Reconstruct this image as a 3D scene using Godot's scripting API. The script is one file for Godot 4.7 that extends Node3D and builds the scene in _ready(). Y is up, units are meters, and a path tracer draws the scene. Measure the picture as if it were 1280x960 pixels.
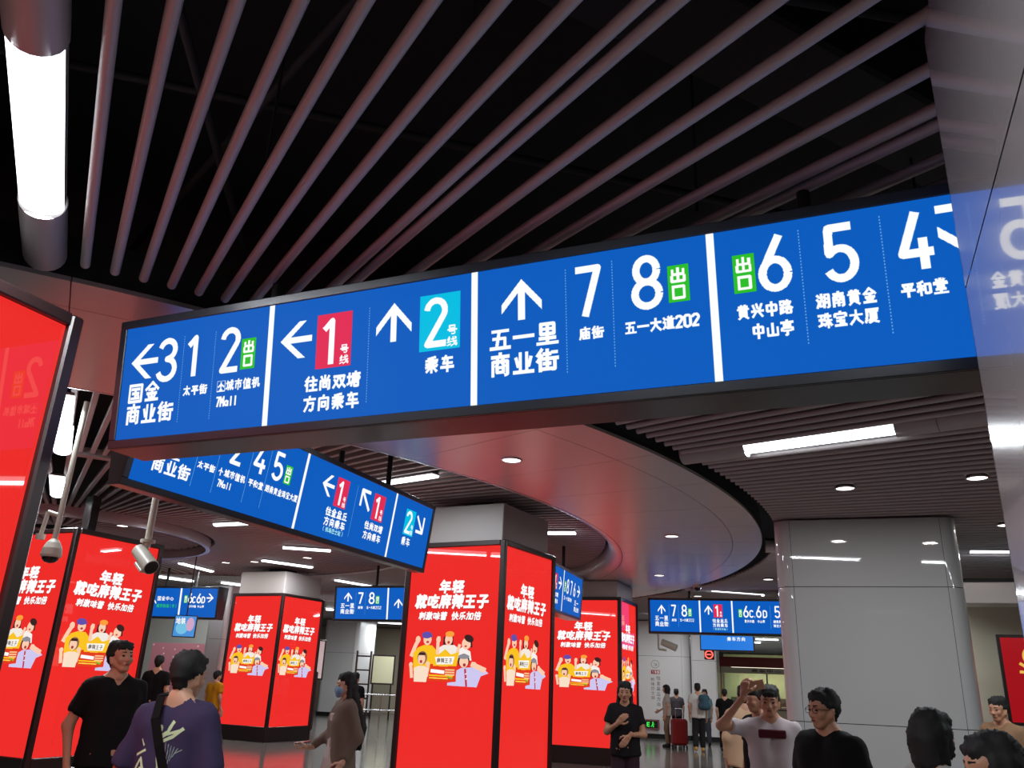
extends Node3D
# An underground station concourse: a sunburst ceiling of slats about a hub, advertising pillars
# with red screens, blue direction signs hung from the ceiling, and people walking below.

const CEIL := 3.7                                  # underside of the outer slats and of the band
const HIGH := 4.0                                  # underside of the slats inside the band
const HUB := Vector3(-8.846, 3.7, -16.369)         # centre of the sunburst ceiling
const STRIP_LIGHT := 6.2                          # energy of one light strip
const DOWN_LIGHT := 0.8                            # energy of one round downlight
const POSTER_LIGHT := 0.3                         # energy of one face of an advertising pillar
const SIGN_LIGHT := 0.3                            # energy of one large blue sign

var taken := {}
var GLYPH := {}
var M := {}


func _ready() -> void:
	var cam := Camera3D.new()
	cam.name = "camera"
	add_child(cam)
	cam.position = Vector3(0, 1.5, 0)
	cam.basis = Basis(Vector3.RIGHT, deg_to_rad(20.0)) * Basis(Vector3.BACK, deg_to_rad(2.4))
	cam.fov = rad_to_deg(2.0 * atan(480.0 / 1027.0))
	cam.near = 0.05
	cam.far = 200.0
	cam.current = true
	var env := Environment.new()
	env.background_mode = Environment.BG_COLOR
	env.background_color = Color.BLACK
	env.tonemap_mode = Environment.TONE_MAPPER_LINEAR
	env.tonemap_exposure = 1.0
	env.sdfgi_enabled = true
	env.ssao_enabled = true
	env.ssil_enabled = true
	var we := WorldEnvironment.new()
	we.name = "environment"
	we.environment = env
	add_child(we)

	make_glyphs()
	make_materials()
	build_shell()
	build_ceiling()
	build_lights()
	build_columns()
	build_pillars()
	build_signs()
	build_cameras()
	build_background()
	build_people()


func make_materials() -> void:
	M.slat = paint(Color(0.66, 0.63, 0.63), 0.45, 0.1)
	M.panel = paint(Color(0.78, 0.74, 0.73), 0.3, 0.3)
	M.panel.anisotropy_enabled = false
	M.void = paint(Color(0.06, 0.06, 0.065), 0.9)
	M.duct = paint(Color(0.13, 0.125, 0.12), 0.7, 0.3)
	M.fascia = paint(Color(0.1, 0.1, 0.105), 0.6)
	M.cove = paint(Color(0.78, 0.76, 0.77), 0.25, 0.25)
	M.white_lamp = lit(Color(0.95, 0.98, 1.0), 4.0)
	M.down_lamp = lit(Color(1.0, 0.98, 0.95), 3.0)
	M.enamel = paint(Color(0.7, 0.7, 0.7), 0.5)
	M.enamel.clearcoat_enabled = true
	M.enamel.clearcoat = 0.8
	M.enamel.clearcoat_roughness = 0.03
	M.enamel_white = paint(Color(0.9, 0.89, 0.88), 0.35)
	M.joint_pale = paint(Color(0.5, 0.43, 0.43), 0.6)
	M.enamel_near = paint(Color(0.74, 0.72, 0.72), 0.16)
	M.enamel_near.clearcoat_enabled = true
	M.enamel_near.clearcoat = 1.0
	M.enamel_near.clearcoat_roughness = 0.035
	M.joint = paint(Color(0.08, 0.08, 0.08), 0.8)
	M.frame = paint(Color(0.17, 0.115, 0.115), 0.32, 0.2)
	M.housing = paint(Color(0.15, 0.15, 0.17), 0.3, 0.2)
	M.steel = paint(Color(0.72, 0.72, 0.72), 0.25, 0.9)
	M.shaft = paint(Color(0.66, 0.63, 0.62), 0.45)
	M.cam_body = paint(Color(0.78, 0.77, 0.72), 0.4)
	M.cam_dark = paint(Color(0.05, 0.05, 0.055), 0.15)
	M.wall = paint(Color(0.66, 0.65, 0.62), 0.4)
	M.wall_cream = paint(Color(0.78, 0.74, 0.64), 0.5)
	M.floor = noisy(Color(0.40, 0.385, 0.37), Color(0.5, 0.485, 0.46), 0.35, 0.13)
	M.poster = screen(print_poster(), 1.0, 0.02)
	M.plinth = screen(print_plinth(), 0.8, 0.3)


# ------------------------------------------------------------------ room
func slab(called: String, lo: Vector3, hi: Vector3, m: Material) -> void:
	var o := setting(called)
	var b := Mb.new()
	b.box((lo + hi) * 0.5, hi - lo, 0.002)
	part("surface", b, m, o)


func build_shell() -> void:
	slab("floor", Vector3(-34, -0.2, -54), Vector3(34, 0.0, 14), M.floor)
	slab("wall_left", Vector3(-34.3, 0, -54), Vector3(-34, 4.9, 14), M.wall)
	slab("wall_right", Vector3(34, 0, -54), Vector3(34.3, 4.9, 14), M.wall)
	slab("wall_back", Vector3(-34.3, 0, -54.3), Vector3(34.3, 4.9, -54), M.wall)
	slab("wall_front", Vector3(-34.3, 0, 14), Vector3(34.3, 4.9, 14.3), M.wall)


func build_ceiling() -> void:
	var c := setting("ceiling", "sunburst ceiling of metal slats round a curved band of panels")
	var b := Mb.new()
	b.box(Vector3(0, 5.0, -20), Vector3(68.6, 0.2, 68.6), 0.01)
	part("soffit", b, M.void, c)
	# ducts and conduits in the dark void above the slats
	b = Mb.new()
	b.box(Vector3(1.5, 4.55, -3.4), Vector3(9, 0.35, 0.5), 0.02, Basis(Vector3.UP, 0.5))
	part("duct", b, M.duct, c)
	for e in [[Vector3(-3.4, 4.3, -6.0), Vector3(0.6, 4.3, -1.2)], [Vector3(-1.9, 4.2, -5.2), Vector3(-0.9, 4.2, 1.0)], [Vector3(-3.2, 4.4, -3.2), Vector3(4.0, 4.4, -5.2)], [Vector3(-2.0, 4.25, -2.2), Vector3(4.5, 4.25, -3.2)]]:
		b = Mb.new()
		b.tube(e[0], e[1], 0.025, 0.025, 8)
		part("conduit", b, M.duct, c)
	for e in [Vector3(-1.2, 0, -3.3), Vector3(0.9, 0, -3.6), Vector3(2.2, 0, -3.9), Vector3(-0.2, 0, -2.4)]:
		b = Mb.new()
		b.tube(e + Vector3(0, 3.78, 0), e + Vector3(0, 4.9, 0), 0.008, 0.008, 6)
		part("hanger_rod", b, M.duct, c)

	# four rings of slats that all point at the hub
	var beyond := Mb.new()
	var rings := [
		[13.54, 27.0, 0.685, 27.66, 6.0, 118.0, 18.0, 84.0, true],
		[7.25, 10.76, 1.1, 28.75, -20.0, 215.0, 14.0, 92.0, false],
		[2.95, 7.03, 2.05, 27.85, -60.0, 215.0, 8.0, 130.0, false],
		[0.6, 2.72, 6.0, 30.0, -80.0, 260.0, 0.0, 180.0, false],
	]
	var keep_clear := [0.9, 26.7, 52.5, 78.1, 103.7]
	for r in rings:
		var m := Mb.new()
		var long: float = r[1] - r[0]
		if r[8]:
			m.tube(Vector3(0, 0, 0), Vector3(0, 0, long), 0.028, 0.028, 12)
		else:
			m.box(Vector3(0, 0, long * 0.5), Vector3(0.06, 0.07, long), 0.008)
		var shared := m.mesh()
		var angles := []
		var a: float = r[3] - floorf((r[3] - r[4]) / r[2]) * r[2]
		while a < r[5]:
			if not r[8] or a < 33.3:
				angles.append(a)
			a += r[2]
		if r[8]:
			angles.append_array([33.46, 34.35, 35.15, 35.87, 36.74, 37.53, 37.87, 38.67])  # a few hang unevenly
			for k in 225:
				angles.append(39.36 + 0.7 * k)
		for w in angles:
			var clear := true
			if r[8]:
				for q in keep_clear:
					if absf(w - q) < 0.62:
						clear = false
			if clear:
				var t := Transform3D(Basis(Vector3.UP, deg_to_rad(w)), polar(r[0], w, (CEIL if r[8] else HIGH) + 0.034))
				if w > r[6] and w < r[7]:
					var o := part("slat", shared, M.slat, c)
					o.transform = t
				else:
					var f := beyond.v.size()
					for k in m.v.size():
						beyond.vert(t * m.v[k], t.basis * m.n[k])
					for k in m.i:
						beyond.i.append(f + k)
	var rest := part("more_slats", beyond, M.slat, c)
	rest.set_meta("kind", "stuff")
	# hoops that carry the slats
	b = Mb.new()
	b.sector(Vector3(HUB.x, 0, HUB.z), 7.06, 7.22, -80, 230, HIGH - 0.02, HIGH + 0.08, 90)
	part("hoop", b, M.slat, c)
	b = Mb.new()
	b.sector(Vector3(HUB.x, 0, HUB.z), 2.8, 2.88, 0, 360, HIGH - 0.16, HIGH + 0.02, 72)
	part("collar_ring", b, M.cove, c)
	# the curved band of smooth panels
	var w0 := 44.85 - 5.82 * 9
	for k in 36:
		for e in [[11.06, 12.877], [12.884, 13.32]]:
			b = Mb.new()
			b.sector(Vector3(HUB.x, 0, HUB.z), e[0], e[1], w0 + 5.82 * k + 0.016, w0 + 5.82 * (k + 1) - 0.016, CEIL, CEIL + 0.03, 6)
			part("panel", b, M.panel, c)
	b = Mb.new()
	b.sector(Vector3(HUB.x, 0, HUB.z), 11.1, 13.3, w0, w0 + 5.82 * 36, CEIL + 0.034, CEIL + 0.05, 110)
	part("panel_backing", b, M.joint, c)
	b = Mb.new()
	b.sector(Vector3(HUB.x, 0, HUB.z), 13.3, 13.325, w0, w0 + 5.82 * 36, CEIL + 0.03, CEIL + 0.3, 110)
	part("outer_fascia", b, M.fascia, c)
	# a rolled inner edge that turns up into a wall
	b = Mb.new()
	var prof := []
	for k in 9:
		var q := PI / 2 * k / 8
		prof.append(Vector2(11.05 - 0.24 * sin(q), CEIL + 0.24 - 0.24 * cos(q)))
	prof.append(Vector2(10.81, HIGH + 0.1))
	var steps := 240
	for k in steps:
		for e in prof.size() - 1:
			var w1 := deg_to_rad(w0 + 5.82 * 36 * k / steps)
			var w2 := deg_to_rad(w0 + 5.82 * 36 * (k + 1) / steps)
			var f := b.v.size()
			for q in [[w1, e], [w1, e + 1], [w2, e], [w2, e + 1]]:
				var p: Vector2 = prof[q[1]]
				var slope := minf(PI / 2, PI / 2 * q[1] / 8.0)
				b.vert(Vector3(HUB.x + p.x * sin(q[0]), p.y, HUB.z + p.x * cos(q[0])), Vector3(-sin(q[0]) * sin(slope), -cos(slope), -cos(q[0]) * sin(slope)))
			b.i.append_array([f, f + 2, f + 1, f + 1, f + 2, f + 3])
	part("inner_cove", b, M.cove, c)


func strip_light(a: Vector3, b: Vector3, r: float, housing: bool, label: String) -> void:
	# a round housing along the slats with a glowing lower half
	var d := (b - a).normalized()
	var long := a.distance_to(b)
	var t := thing("strip_light", label, "light", (a + b) * 0.5, atan2(d.x, d.z), "light strips set along the ceiling slats")
	var m := Mb.new()
	if housing:
		m.box(Vector3(0, r * 0.55, 0), Vector3(r * 1.9, r * 0.9, long), 0.01)
	else:
		m.box(Vector3(0, 0.0155, 0), Vector3(r * 1.9, 0.03, long), 0.006)
	part("body", m, M.slat, t)
	m = Mb.new()
	var sides := 12
	for k in sides:
		var w0 := PI + PI * k / sides
		var w1 := PI + PI * (k + 1) / sides
		var p0 := Vector3(cos(w0), sin(w0) * 0.55, 0) * r
		var p1 := Vector3(cos(w1), sin(w1) * 0.55, 0) * r
		var z := Vector3(0, 0, long * 0.5)
		m.face([p0 - z, p1 - z, p1 + z, p0 + z], p0 + p1)
	for s in [-1.0, 1.0]:
		var pts := []
		for k in sides + 1:
			var w := PI + PI * k / sides
			pts.append(Vector3(cos(w) * r, sin(w) * 0.55 * r, s * long * 0.5))
		m.face(pts, Vector3(0, 0, s))
	part("lamp_diffuser", m, M.white_lamp, t)
	area_light(t, Vector3(0, -r * 0.62, 0), Basis(Vector3.RIGHT, Vector3(0, 0, 1), Vector3(0, 1, 0)), Vector2(r * 1.8, long), Color(0.95, 0.98, 1.0), STRIP_LIGHT * long / 1.4)
	if housing:
		m = Mb.new()
		m.tube(Vector3(0, 0.03, -long * 0.5 - 0.68), Vector3(0, 0.03, -long * 0.5 - 0.002), r * 1.12, r * 1.12, 20)
		part("housing", m, M.slat, t)
		m = Mb.new()
		m.tube(Vector3(0, 0.03, long * 0.5 + 0.002), Vector3(0, 0.03, long * 0.5 + 0.345), r * 1.12, r * 1.12, 20)
		part("housing", m, M.slat, t)


func build_lights() -> void:
	var names := ["nearest to the camera, above the near red pillar", "right of the long blue sign", "low at the right edge above the red hanging", "past the grey column towards the service desk"]
	names.append("farthest left, behind the near red pillar")
	var lines := [26.7, 52.5, 78.1, 103.7, 0.9]
	for q in 5:
		for k in range([4, 4, 2, 3, 3][q]):
			var r0 := 14.1 + 2.4 * k
			strip_light(polar(r0, lines[q], CEIL + 0.07), polar(r0 + 1.37, lines[q], CEIL + 0.07), 0.105, true, ["first", "second", "third", "fourth"][k] + " bright tube light of the row " + names[q])
	var inner := [
		[8.75, 9.85, 27.15, 0.1, "bright tube light just behind the near red pillar, by the band"],
		[7.32, 8.65, 27.25, 0.1, "bright tube light just behind the near red pillar, by the hoop"],
		[4.2, 5.68, 26.8, 0.1, "short bright tube light above the dome camera"],
		[8.95, 9.98, 52.5, 0.07, "light strip above the far end of the second blue sign"],
		[9.6, 10.3, 77.04, 0.07, "light strip right above the pillar in the middle"],
		[3.98, 5.3, 66.3, 0.07, "light strip half hidden under the second blue sign"],
		[4.33, 5.3, 101.4, 0.07, "light strip left of the middle pillar, upper of two"],
		[4.46, 5.77, 133.8, 0.07, "light strip left of the middle pillar, lower of two"],
		[4.39, 5.87, 168.7, 0.07, "light strip between the bullet camera and the far pillar"],
		[7.88, 9.32, 147.2, 0.07, "light strip above the small far sign with a 7 and an 8"],
		[9.5, 10.45, 145.8, 0.07, "light strip right of the small far sign's hanger"],
	]
	for e in inner:
		strip_light(polar(e[0], e[2], HIGH - 0.034), polar(e[1], e[2], HIGH - 0.034), e[3], false, e[4])
	var downs := [
		[11.95, 2.1, "in the smooth band, far left"], [11.95, 25.0, "in the smooth band, above the near pillar"], [11.95, 47.96, "in the smooth band, nearest under the long sign"], [12.01, 71.22, "in the smooth band, above the small hanging sign"], [12.05, 93.6, "in the smooth band, above the far blue sign"],
		[14.62, 59.68, "in the slats, above the grey column"], [15.92, 59.53, "in the slats, right of the grey column"], [16.41, 69.54, "in the slats, at the right edge of the view"], [14.25, 92.7, "in the slats, left of the grey column"], [14.32, 107.8, "in the slats, left end of the far blue sign"],
		[1.85, 45.0, "above the left pillar, left of two"], [1.82, 63.5, "above the left pillar, right of two"], [4.58, 153.6, "above the far pillar, left of two"], [4.68, 142.5, "above the far pillar, right of two"], [5.08, 120.8, "between two light strips, left of the middle pillar"],
		[18.8, 91.7, "small, right of the grey column"], [17.6, 112.0, "small, over the far end of the hall"],
	]
	for e in downs:
		var at := polar(e[0], e[1], (HIGH if e[0] < 10.0 else CEIL) - 0.004)
		var t := thing("downlight", "round white downlight " + e[2], "light", at, 0.0, "round downlights in the ceiling")
		var m := Mb.new()
		m.lathe([Vector2(0.1, 0.03), Vector2(0.115, 0.012), Vector2(0.115, -0.004), Vector2(0.1, -0.008), Vector2(0.095, 0.0)], Vector3.ZERO, 24)
		part("trim_ring", m, M.steel, t)
		m = Mb.new()
		m.lathe([Vector2(0.096, -0.002), Vector2(0.0, -0.004)], Vector3.ZERO, 24)
		part("lamp_disc", m, M.down_lamp, t)
		area_light(t, Vector3(0, -0.012, 0), Basis(Vector3.RIGHT, Vector3(0, 0, 1), Vector3(0, 1, 0)), Vector2(0.17, 0.17), Color(1.0, 0.98, 0.95), DOWN_LIGHT)


# ------------------------------------------------------------------ clad columns
func rounded_outline(hx: float, hz: float, r: float, seg := 8) -> PackedVector2Array:
	var o := PackedVector2Array()
	for k in 4:
		var c := Vector2([hx - r, -hx + r, -hx + r, hx - r][k], [hz - r, hz - r, -hz + r, -hz + r][k])
		for s in seg + 1:
			var w := PI / 2 * k + PI / 2 * s / seg
			o.append(c + Vector2(cos(w), sin(w)) * r)
	return o


func clad_column(at: Vector3, turn: float, hx: float, hz: float, r: float, joints: Array, m: Material, label: String, joint: Material = null) -> Node3D:
	var t := thing("clad_column", label, "column", at, turn)
	var core := Mb.new()
	core.box(Vector3(0, CEIL * 0.5, 0), Vector3(hx * 2 - 0.08 - r * 0.6, CEIL - 0.01, hz * 2 - 0.08 - r * 0.6), 0.02)
	part("core", core, joint if joint else M.joint, t)
	var line := rounded_outline(hx, hz, r)
	var cnt := line.size()
	var levels := [0.14] + joints + [CEIL - 0.015]
	for k in levels.size() - 1:
		var y0: float = levels[k] + (0.004 if k > 0 else 0.0)
		var y1: float = levels[k + 1] - 0.004
		# four flat panels and four rounded corner panels, a narrow joint between them
		for q in 4:
			var corner := Mb.new()
			for s in 8:
				var a := line[q * 9 + s]
				var b := line[q * 9 + s + 1]
				var cc := Vector2([hx - r, -hx + r, -hx + r, hx - r][q], [hz - r, hz - r, -hz + r, -hz + r][q])
				var na := (a - cc).normalized()
				var nb := (b - cc).normalized()
				var f := corner.v.size()
				corner.vert(Vector3(a.x, y0, a.y), Vector3(na.x, 0, na.y))
				corner.vert(Vector3(a.x, y1, a.y), Vector3(na.x, 0, na.y))
				corner.vert(Vector3(b.x, y0, b.y), Vector3(nb.x, 0, nb.y))
				corner.vert(Vector3(b.x, y1, b.y), Vector3(nb.x, 0, nb.y))
				corner.i.append_array([f, f + 2, f + 1, f + 1, f + 2, f + 3])
			part("corner_panel", corner, m, t)
			var e0 := line[q * 9 + 8]
			var e1 := line[(q * 9 + 9) % cnt]
			var d := (e1 - e0).normalized()
			var o := Vector3(-(e1 - e0).y, 0, (e1 - e0).x)
			var mid := (e0 + e1) * 0.5
			e0 += d * 0.005
			e1 -= d * 0.005
			var flat := Mb.new()
			flat.face([Vector3(e0.x, y0, e0.y), Vector3(e1.x, y0, e1.y), Vector3(e1.x, y1, e1.y), Vector3(e0.x, y1, e0.y)], Vector3(mid.x, 0, mid.y))
			part("panel", flat, m, t)
	var base := Mb.new()
	base.box(Vector3(0, 0.07, 0), Vector3(hx * 2 - 0.03, 0.14, hz * 2 - 0.03), 0.01)
	part("plinth", base, M.joint, t)
	return t


func build_columns() -> void:
	# the near glossy column at the right edge: its far left corner stands at (1.41, -2.30)
	var w := Vector3(0.378, 0, -0.926)
	var u := Vector3(0.926, 0, 0.378)
	var far_left := Vector3(1.406, 0, -2.301)
	clad_column(far_left - w * 0.95 + u * 0.95, -atan2(u.z, u.x), 0.95, 0.95, 0.02, [1.3, 2.71], M.enamel_near, "glossy pale near column mirroring the blue sign", M.joint_pale)
	# the grey column right of the middle
	var a := Vector3(3.641, 0, -10.945)
	var b := Vector3(5.598, 0, -10.233)
	var d := (b - a).normalized()
	var back := Vector3(d.z, 0, -d.x)
	clad_column((a + b) * 0.5 + back * 1.0, -atan2(d.z, d.x), 1.1, 1.04, 0.2, [1.2, 2.82], M.enamel, "wide pale grey clad column right of the middle")
	# the white column with a printed notice, far off
	d = Vector3(0.94, 0, 0.34)
	var far := clad_column(Vector3(5.62, 0, -29.9), -atan2(d.z, d.x), 1.03, 1.03, 0.25, [2.55], M.enamel_white, "far white column printed with a line notice")
	var m := Mb.new()
	quad_uv(m, Vector3(-0.45, 0.85, 1.032), Vector3(0.7, 0, 0), Vector3(0, 1.6, 0), Vector3(0, 0, 1))
	var notice := paint(Color.WHITE, 0.4)
	notice.albedo_texture = print_column_notice()
	notice.texture_repeat = false
	part("printed_notice", m, notice, far, "grey lettering and a red line tag")
	clad_column(Vector3(-6.3, 0, -36.0), -0.35, 0.8, 0.8, 0.15, [2.4], M.enamel_white, "far white column between the far pillar and the middle pillar")
	clad_column(Vector3(-7.55, 0, -23.3), -0.35, 0.3, 0.3, 0.08, [2.3], M.enamel, "slim grey column beside the far red pillar")
	clad_column(Vector3(6.85, 0, -28.9), -0.35, 0.42, 0.42, 0.05, [2.45], M.enamel_white, "slim pale column behind the waiting people")


# ------------------------------------------------------------------ advertising pillars
func pillar(corner: Vector3, turn_deg: float, label: String, marked: bool, faces: Array, shaft := 1.42, picture: Material = null, top := HIGH, shaft_paint: Material = null) -> void:
	# corner: the foot of the vertical edge nearest to the middle of the hall; faces that cast light
	var half := 0.81
	var turn := deg_to_rad(turn_deg)
	var at := corner - Basis(Vector3.UP, turn) * Vector3(half, 0, half)
	var t := thing("advertising_pillar", label, "pillar", at, turn, "pillars clad with red screens")
	var m := Mb.new()
	m.box(Vector3(0, top * 0.5 + 0.02, 0), Vector3(minf(shaft, 0.5), top - 0.045, minf(shaft, 0.5)), 0.01)
	part("core", m, M.fascia, t)
	m = Mb.new()
	var cap := minf(top - 0.01, 3.87)
	m.box(Vector3(0, cap * 0.5, 0), Vector3(shaft, cap, shaft), 0.01)
	part("shaft", m, shaft_paint if shaft_paint else M.shaft, t)
	for sx in [-1, 1]:
		for sz in [-1, 1]:
			m = Mb.new()
			m.box(Vector3(sx * (half - 0.04), 1.67, sz * (half - 0.04)), Vector3(0.08, 3.34, 0.08), 0.012)
			part("corner_post", m, M.frame, t)
	for q in 4:
		var b := Basis(Vector3.UP, PI / 2 * q)
		m = Mb.new()
		m.box(b * Vector3(0, 3.305, half - 0.04), Vector3(1.458, 0.07, 0.08), 0.008, b)
		part("top_rail", m, M.frame, t)
		m = Mb.new()
		m.box(b * Vector3(0, 0.165, half - 0.045), Vector3(1.458, 0.33, 0.09), 0.008, b)
		var plinth := part("plinth", m, M.frame, t)
		m = Mb.new()
		m.box(b * Vector3(0, 1.8, half - 0.055), Vector3(1.458, 2.94, 0.03), 0.003, b)
		var led := part("led_screen", m, M.frame, t)
		m = Mb.new()
		quad_uv(m, b * Vector3(-0.729, 0.331, half - 0.0385), b * Vector3(1.458, 0, 0), b * Vector3(0, 2.938, 0), b * Vector3(0, 0, 1))
		part("screen_picture", m, picture if picture else M.poster, led, "plain red screen" if picture else "red advertisement with five cheering people and a snack bag")
		if marked:
			m = Mb.new()
			quad_uv(m, b * Vector3(-0.72, 0.06, half + 0.0015), b * Vector3(1.44, 0, 0), b * Vector3(0, 0.226, 0), b * Vector3(0, 0, 1))
			part("operator_mark", m, M.plinth, plinth, "white mark and lettering on black")
		if q in faces:
			area_light(t, b * Vector3(0, 1.8, half + 0.01), b, Vector2(1.46, 2.9), Color(1.0, 0.2, 0.17), POSTER_LIGHT, "screen_glow")


func build_pillars() -> void:
	pillar(Vector3(-3.06, 0, -2.79), -23.0, "red screen pillar cut off by the left edge, nearest", false, [0, 1], 0.9, screen(Canvas.new(8, 8, Color8(236, 44, 40), 1.0, GLYPH).tex(), 1.0, 0.02), CEIL)
	pillar(Vector3(-6.083, 0, -11.757), -25.0, "red screen pillar at the left behind the two standing men", true, [0, 1], 0.16, null, HIGH, M.frame)
	pillar(Vector3(0.0, 0, -11.244), -29.0, "red screen pillar in the middle below the second sign", false, [0, 1])
	pillar(Vector3(-5.304, 0, -20.5), -26.0, "smallest red screen pillar, far off between left and middle", false, [0, 1])
	pillar(Vector3(2.531, 0, -18.15), -22.0, "far red screen pillar behind the person with folded arms", false, [0, 1], 1.42, null, CEIL)


# ------------------------------------------------------------------ hanging signs
func matt(m: StandardMaterial3D) -> StandardMaterial3D:
	m.metallic_specular = 0.2
	return m


func hanging_sign(a: Vector3, d: Vector3, long: float, high: float, tex: Texture2D, tilt_deg: float, label: String, hangers: Array, light := 0.0, back: Texture2D = null, deep := 0.3) -> void:
	# a: lower left corner of the screen, d: along the screen; both faces lean outwards at the top
	var t := thing("direction_sign", label, "sign", a, atan2(-d.z, d.x), "blue direction signs")
	var w := tan(deg_to_rad(tilt_deg))
	var e := 0.05
	var z0 := 0.0 - e * w - 0.012
	var z1 := (high + e) * w - 0.012
	var m := Mb.new()
	m.prism([Vector2(z0, -e), Vector2(z1, high + e), Vector2(-deep - z1, high + e), Vector2(-deep - z0, -e)], -e, long + e)
	part("housing", m, M.housing, t)
	var lean := Basis(Vector3.RIGHT, deg_to_rad(tilt_deg))
	# a proud bezel round the screen
	for q in [[Vector3(long * 0.5, -e * 0.5, 0), Vector3(long + 2 * e, e, 0.03)], [Vector3(long * 0.5, high + e * 0.5, 0), Vector3(long + 2 * e, e, 0.03)], [Vector3(-e * 0.5, high * 0.5, 0), Vector3(e, high, 0.03)], [Vector3(long + e * 0.5, high * 0.5, 0), Vector3(e, high, 0.03)]]:
		m = Mb.new()
		m.box(lean * (q[0] + Vector3(0, 0, -0.008)), q[1], 0.004, lean)
		part("bezel", m, M.housing, t)
	var x := Vector3(long, 0, 0)
	var y := lean * Vector3(0, high, 0)
	m = Mb.new()
	quad_uv(m, lean * Vector3(0, 0, -0.002), x, y, lean * Vector3(0, 0, 1))
	part("led_screen", m, matt(screen(tex, 1.0, 0.7)), t, "lit blue screen with white directions")
	var y2 := Vector3(0, y.y, -y.z)
	m = Mb.new()
	quad_uv(m, Vector3(long, 0, -deep + 0.03), -x, y2, Vector3(0, 0, -1))
	part("rear_screen", m, matt(screen(back if back else tex, 1.0, 0.7)), t)
	for h in hangers:
		m = Mb.new()
		var over: Vector3 = a + d * h
		var roof := HIGH if Vector2(over.x - HUB.x, over.z - HUB.z).length() < 10.7 else CEIL
		m.tube(Vector3(h, high + e, -deep * 0.5), Vector3(h, roof - 0.002 - a.y, -deep * 0.5), 0.03, 0.03, 12)
		m.box(Vector3(h, high + e + 0.012, -deep * 0.5), Vector3(0.14, 0.02, 0.14), 0.004)
		part("hanger", m, M.duct, t)
	if light > 0.0:
		area_light(t, Vector3(long * 0.5, high * 0.5, 0.06 + high * w), lean, Vector2(long, high), Color(0.25, 0.55, 1.0), light, "screen_glow")


func build_signs() -> void:
	var d := Vector3(0.917, 0, 0.399).normalized()
	var e := Vector3(0.368, 0, -0.93).normalized()
	var first := print_main_sign()
	var second := print_second_sign()
	hanging_sign(Vector3(-2.32, 2.75, -4.691), d, 4.8, 0.685, first, 6.5, "long blue direction sign, the largest, listing exits 1 to 8", [0.9, 3.9], SIGN_LIGHT, second)
	hanging_sign(Vector3(-2.678, 2.75, -5.71), e, 4.62, 0.71, second, 7.0, "blue direction sign hung crosswise below the longest one", [2.75, 3.75], SIGN_LIGHT, first, 0.14)
	hanging_sign(Vector3(3.47, 2.77, -19.9), Vector3(0.955, 0, 0.297).normalized(), 3.78, 0.7, print_far_sign(0), 4.0, "far blue direction sign left of the grey column", [0.9, 2.9])
	hanging_sign(Vector3(-3.92, 2.76, -20.05), Vector3(0.93, 0, 0.37).normalized(), 2.6, 0.7, print_far_sign(1), 4.0, "small far blue sign with a 7 and an 8, left of the middle pillar", [0.95, 2.2])
	hanging_sign(Vector3(-9.95, 2.76, -22.3), Vector3(0.96, 0, 0.28).normalized(), 2.85, 0.7, print_far_sign(2), 4.0, "far blue sign at the left beside the red pillar", [1.15, 2.05])
	hanging_sign(Vector3(0.62, 2.74, -13.85), Vector3(0.32, 0, -0.947).normalized(), 2.75, 0.72, print_far_sign(3), 4.0, "blue sign seen edgewise between the middle and far pillars", [0.7, 2.0])

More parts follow.
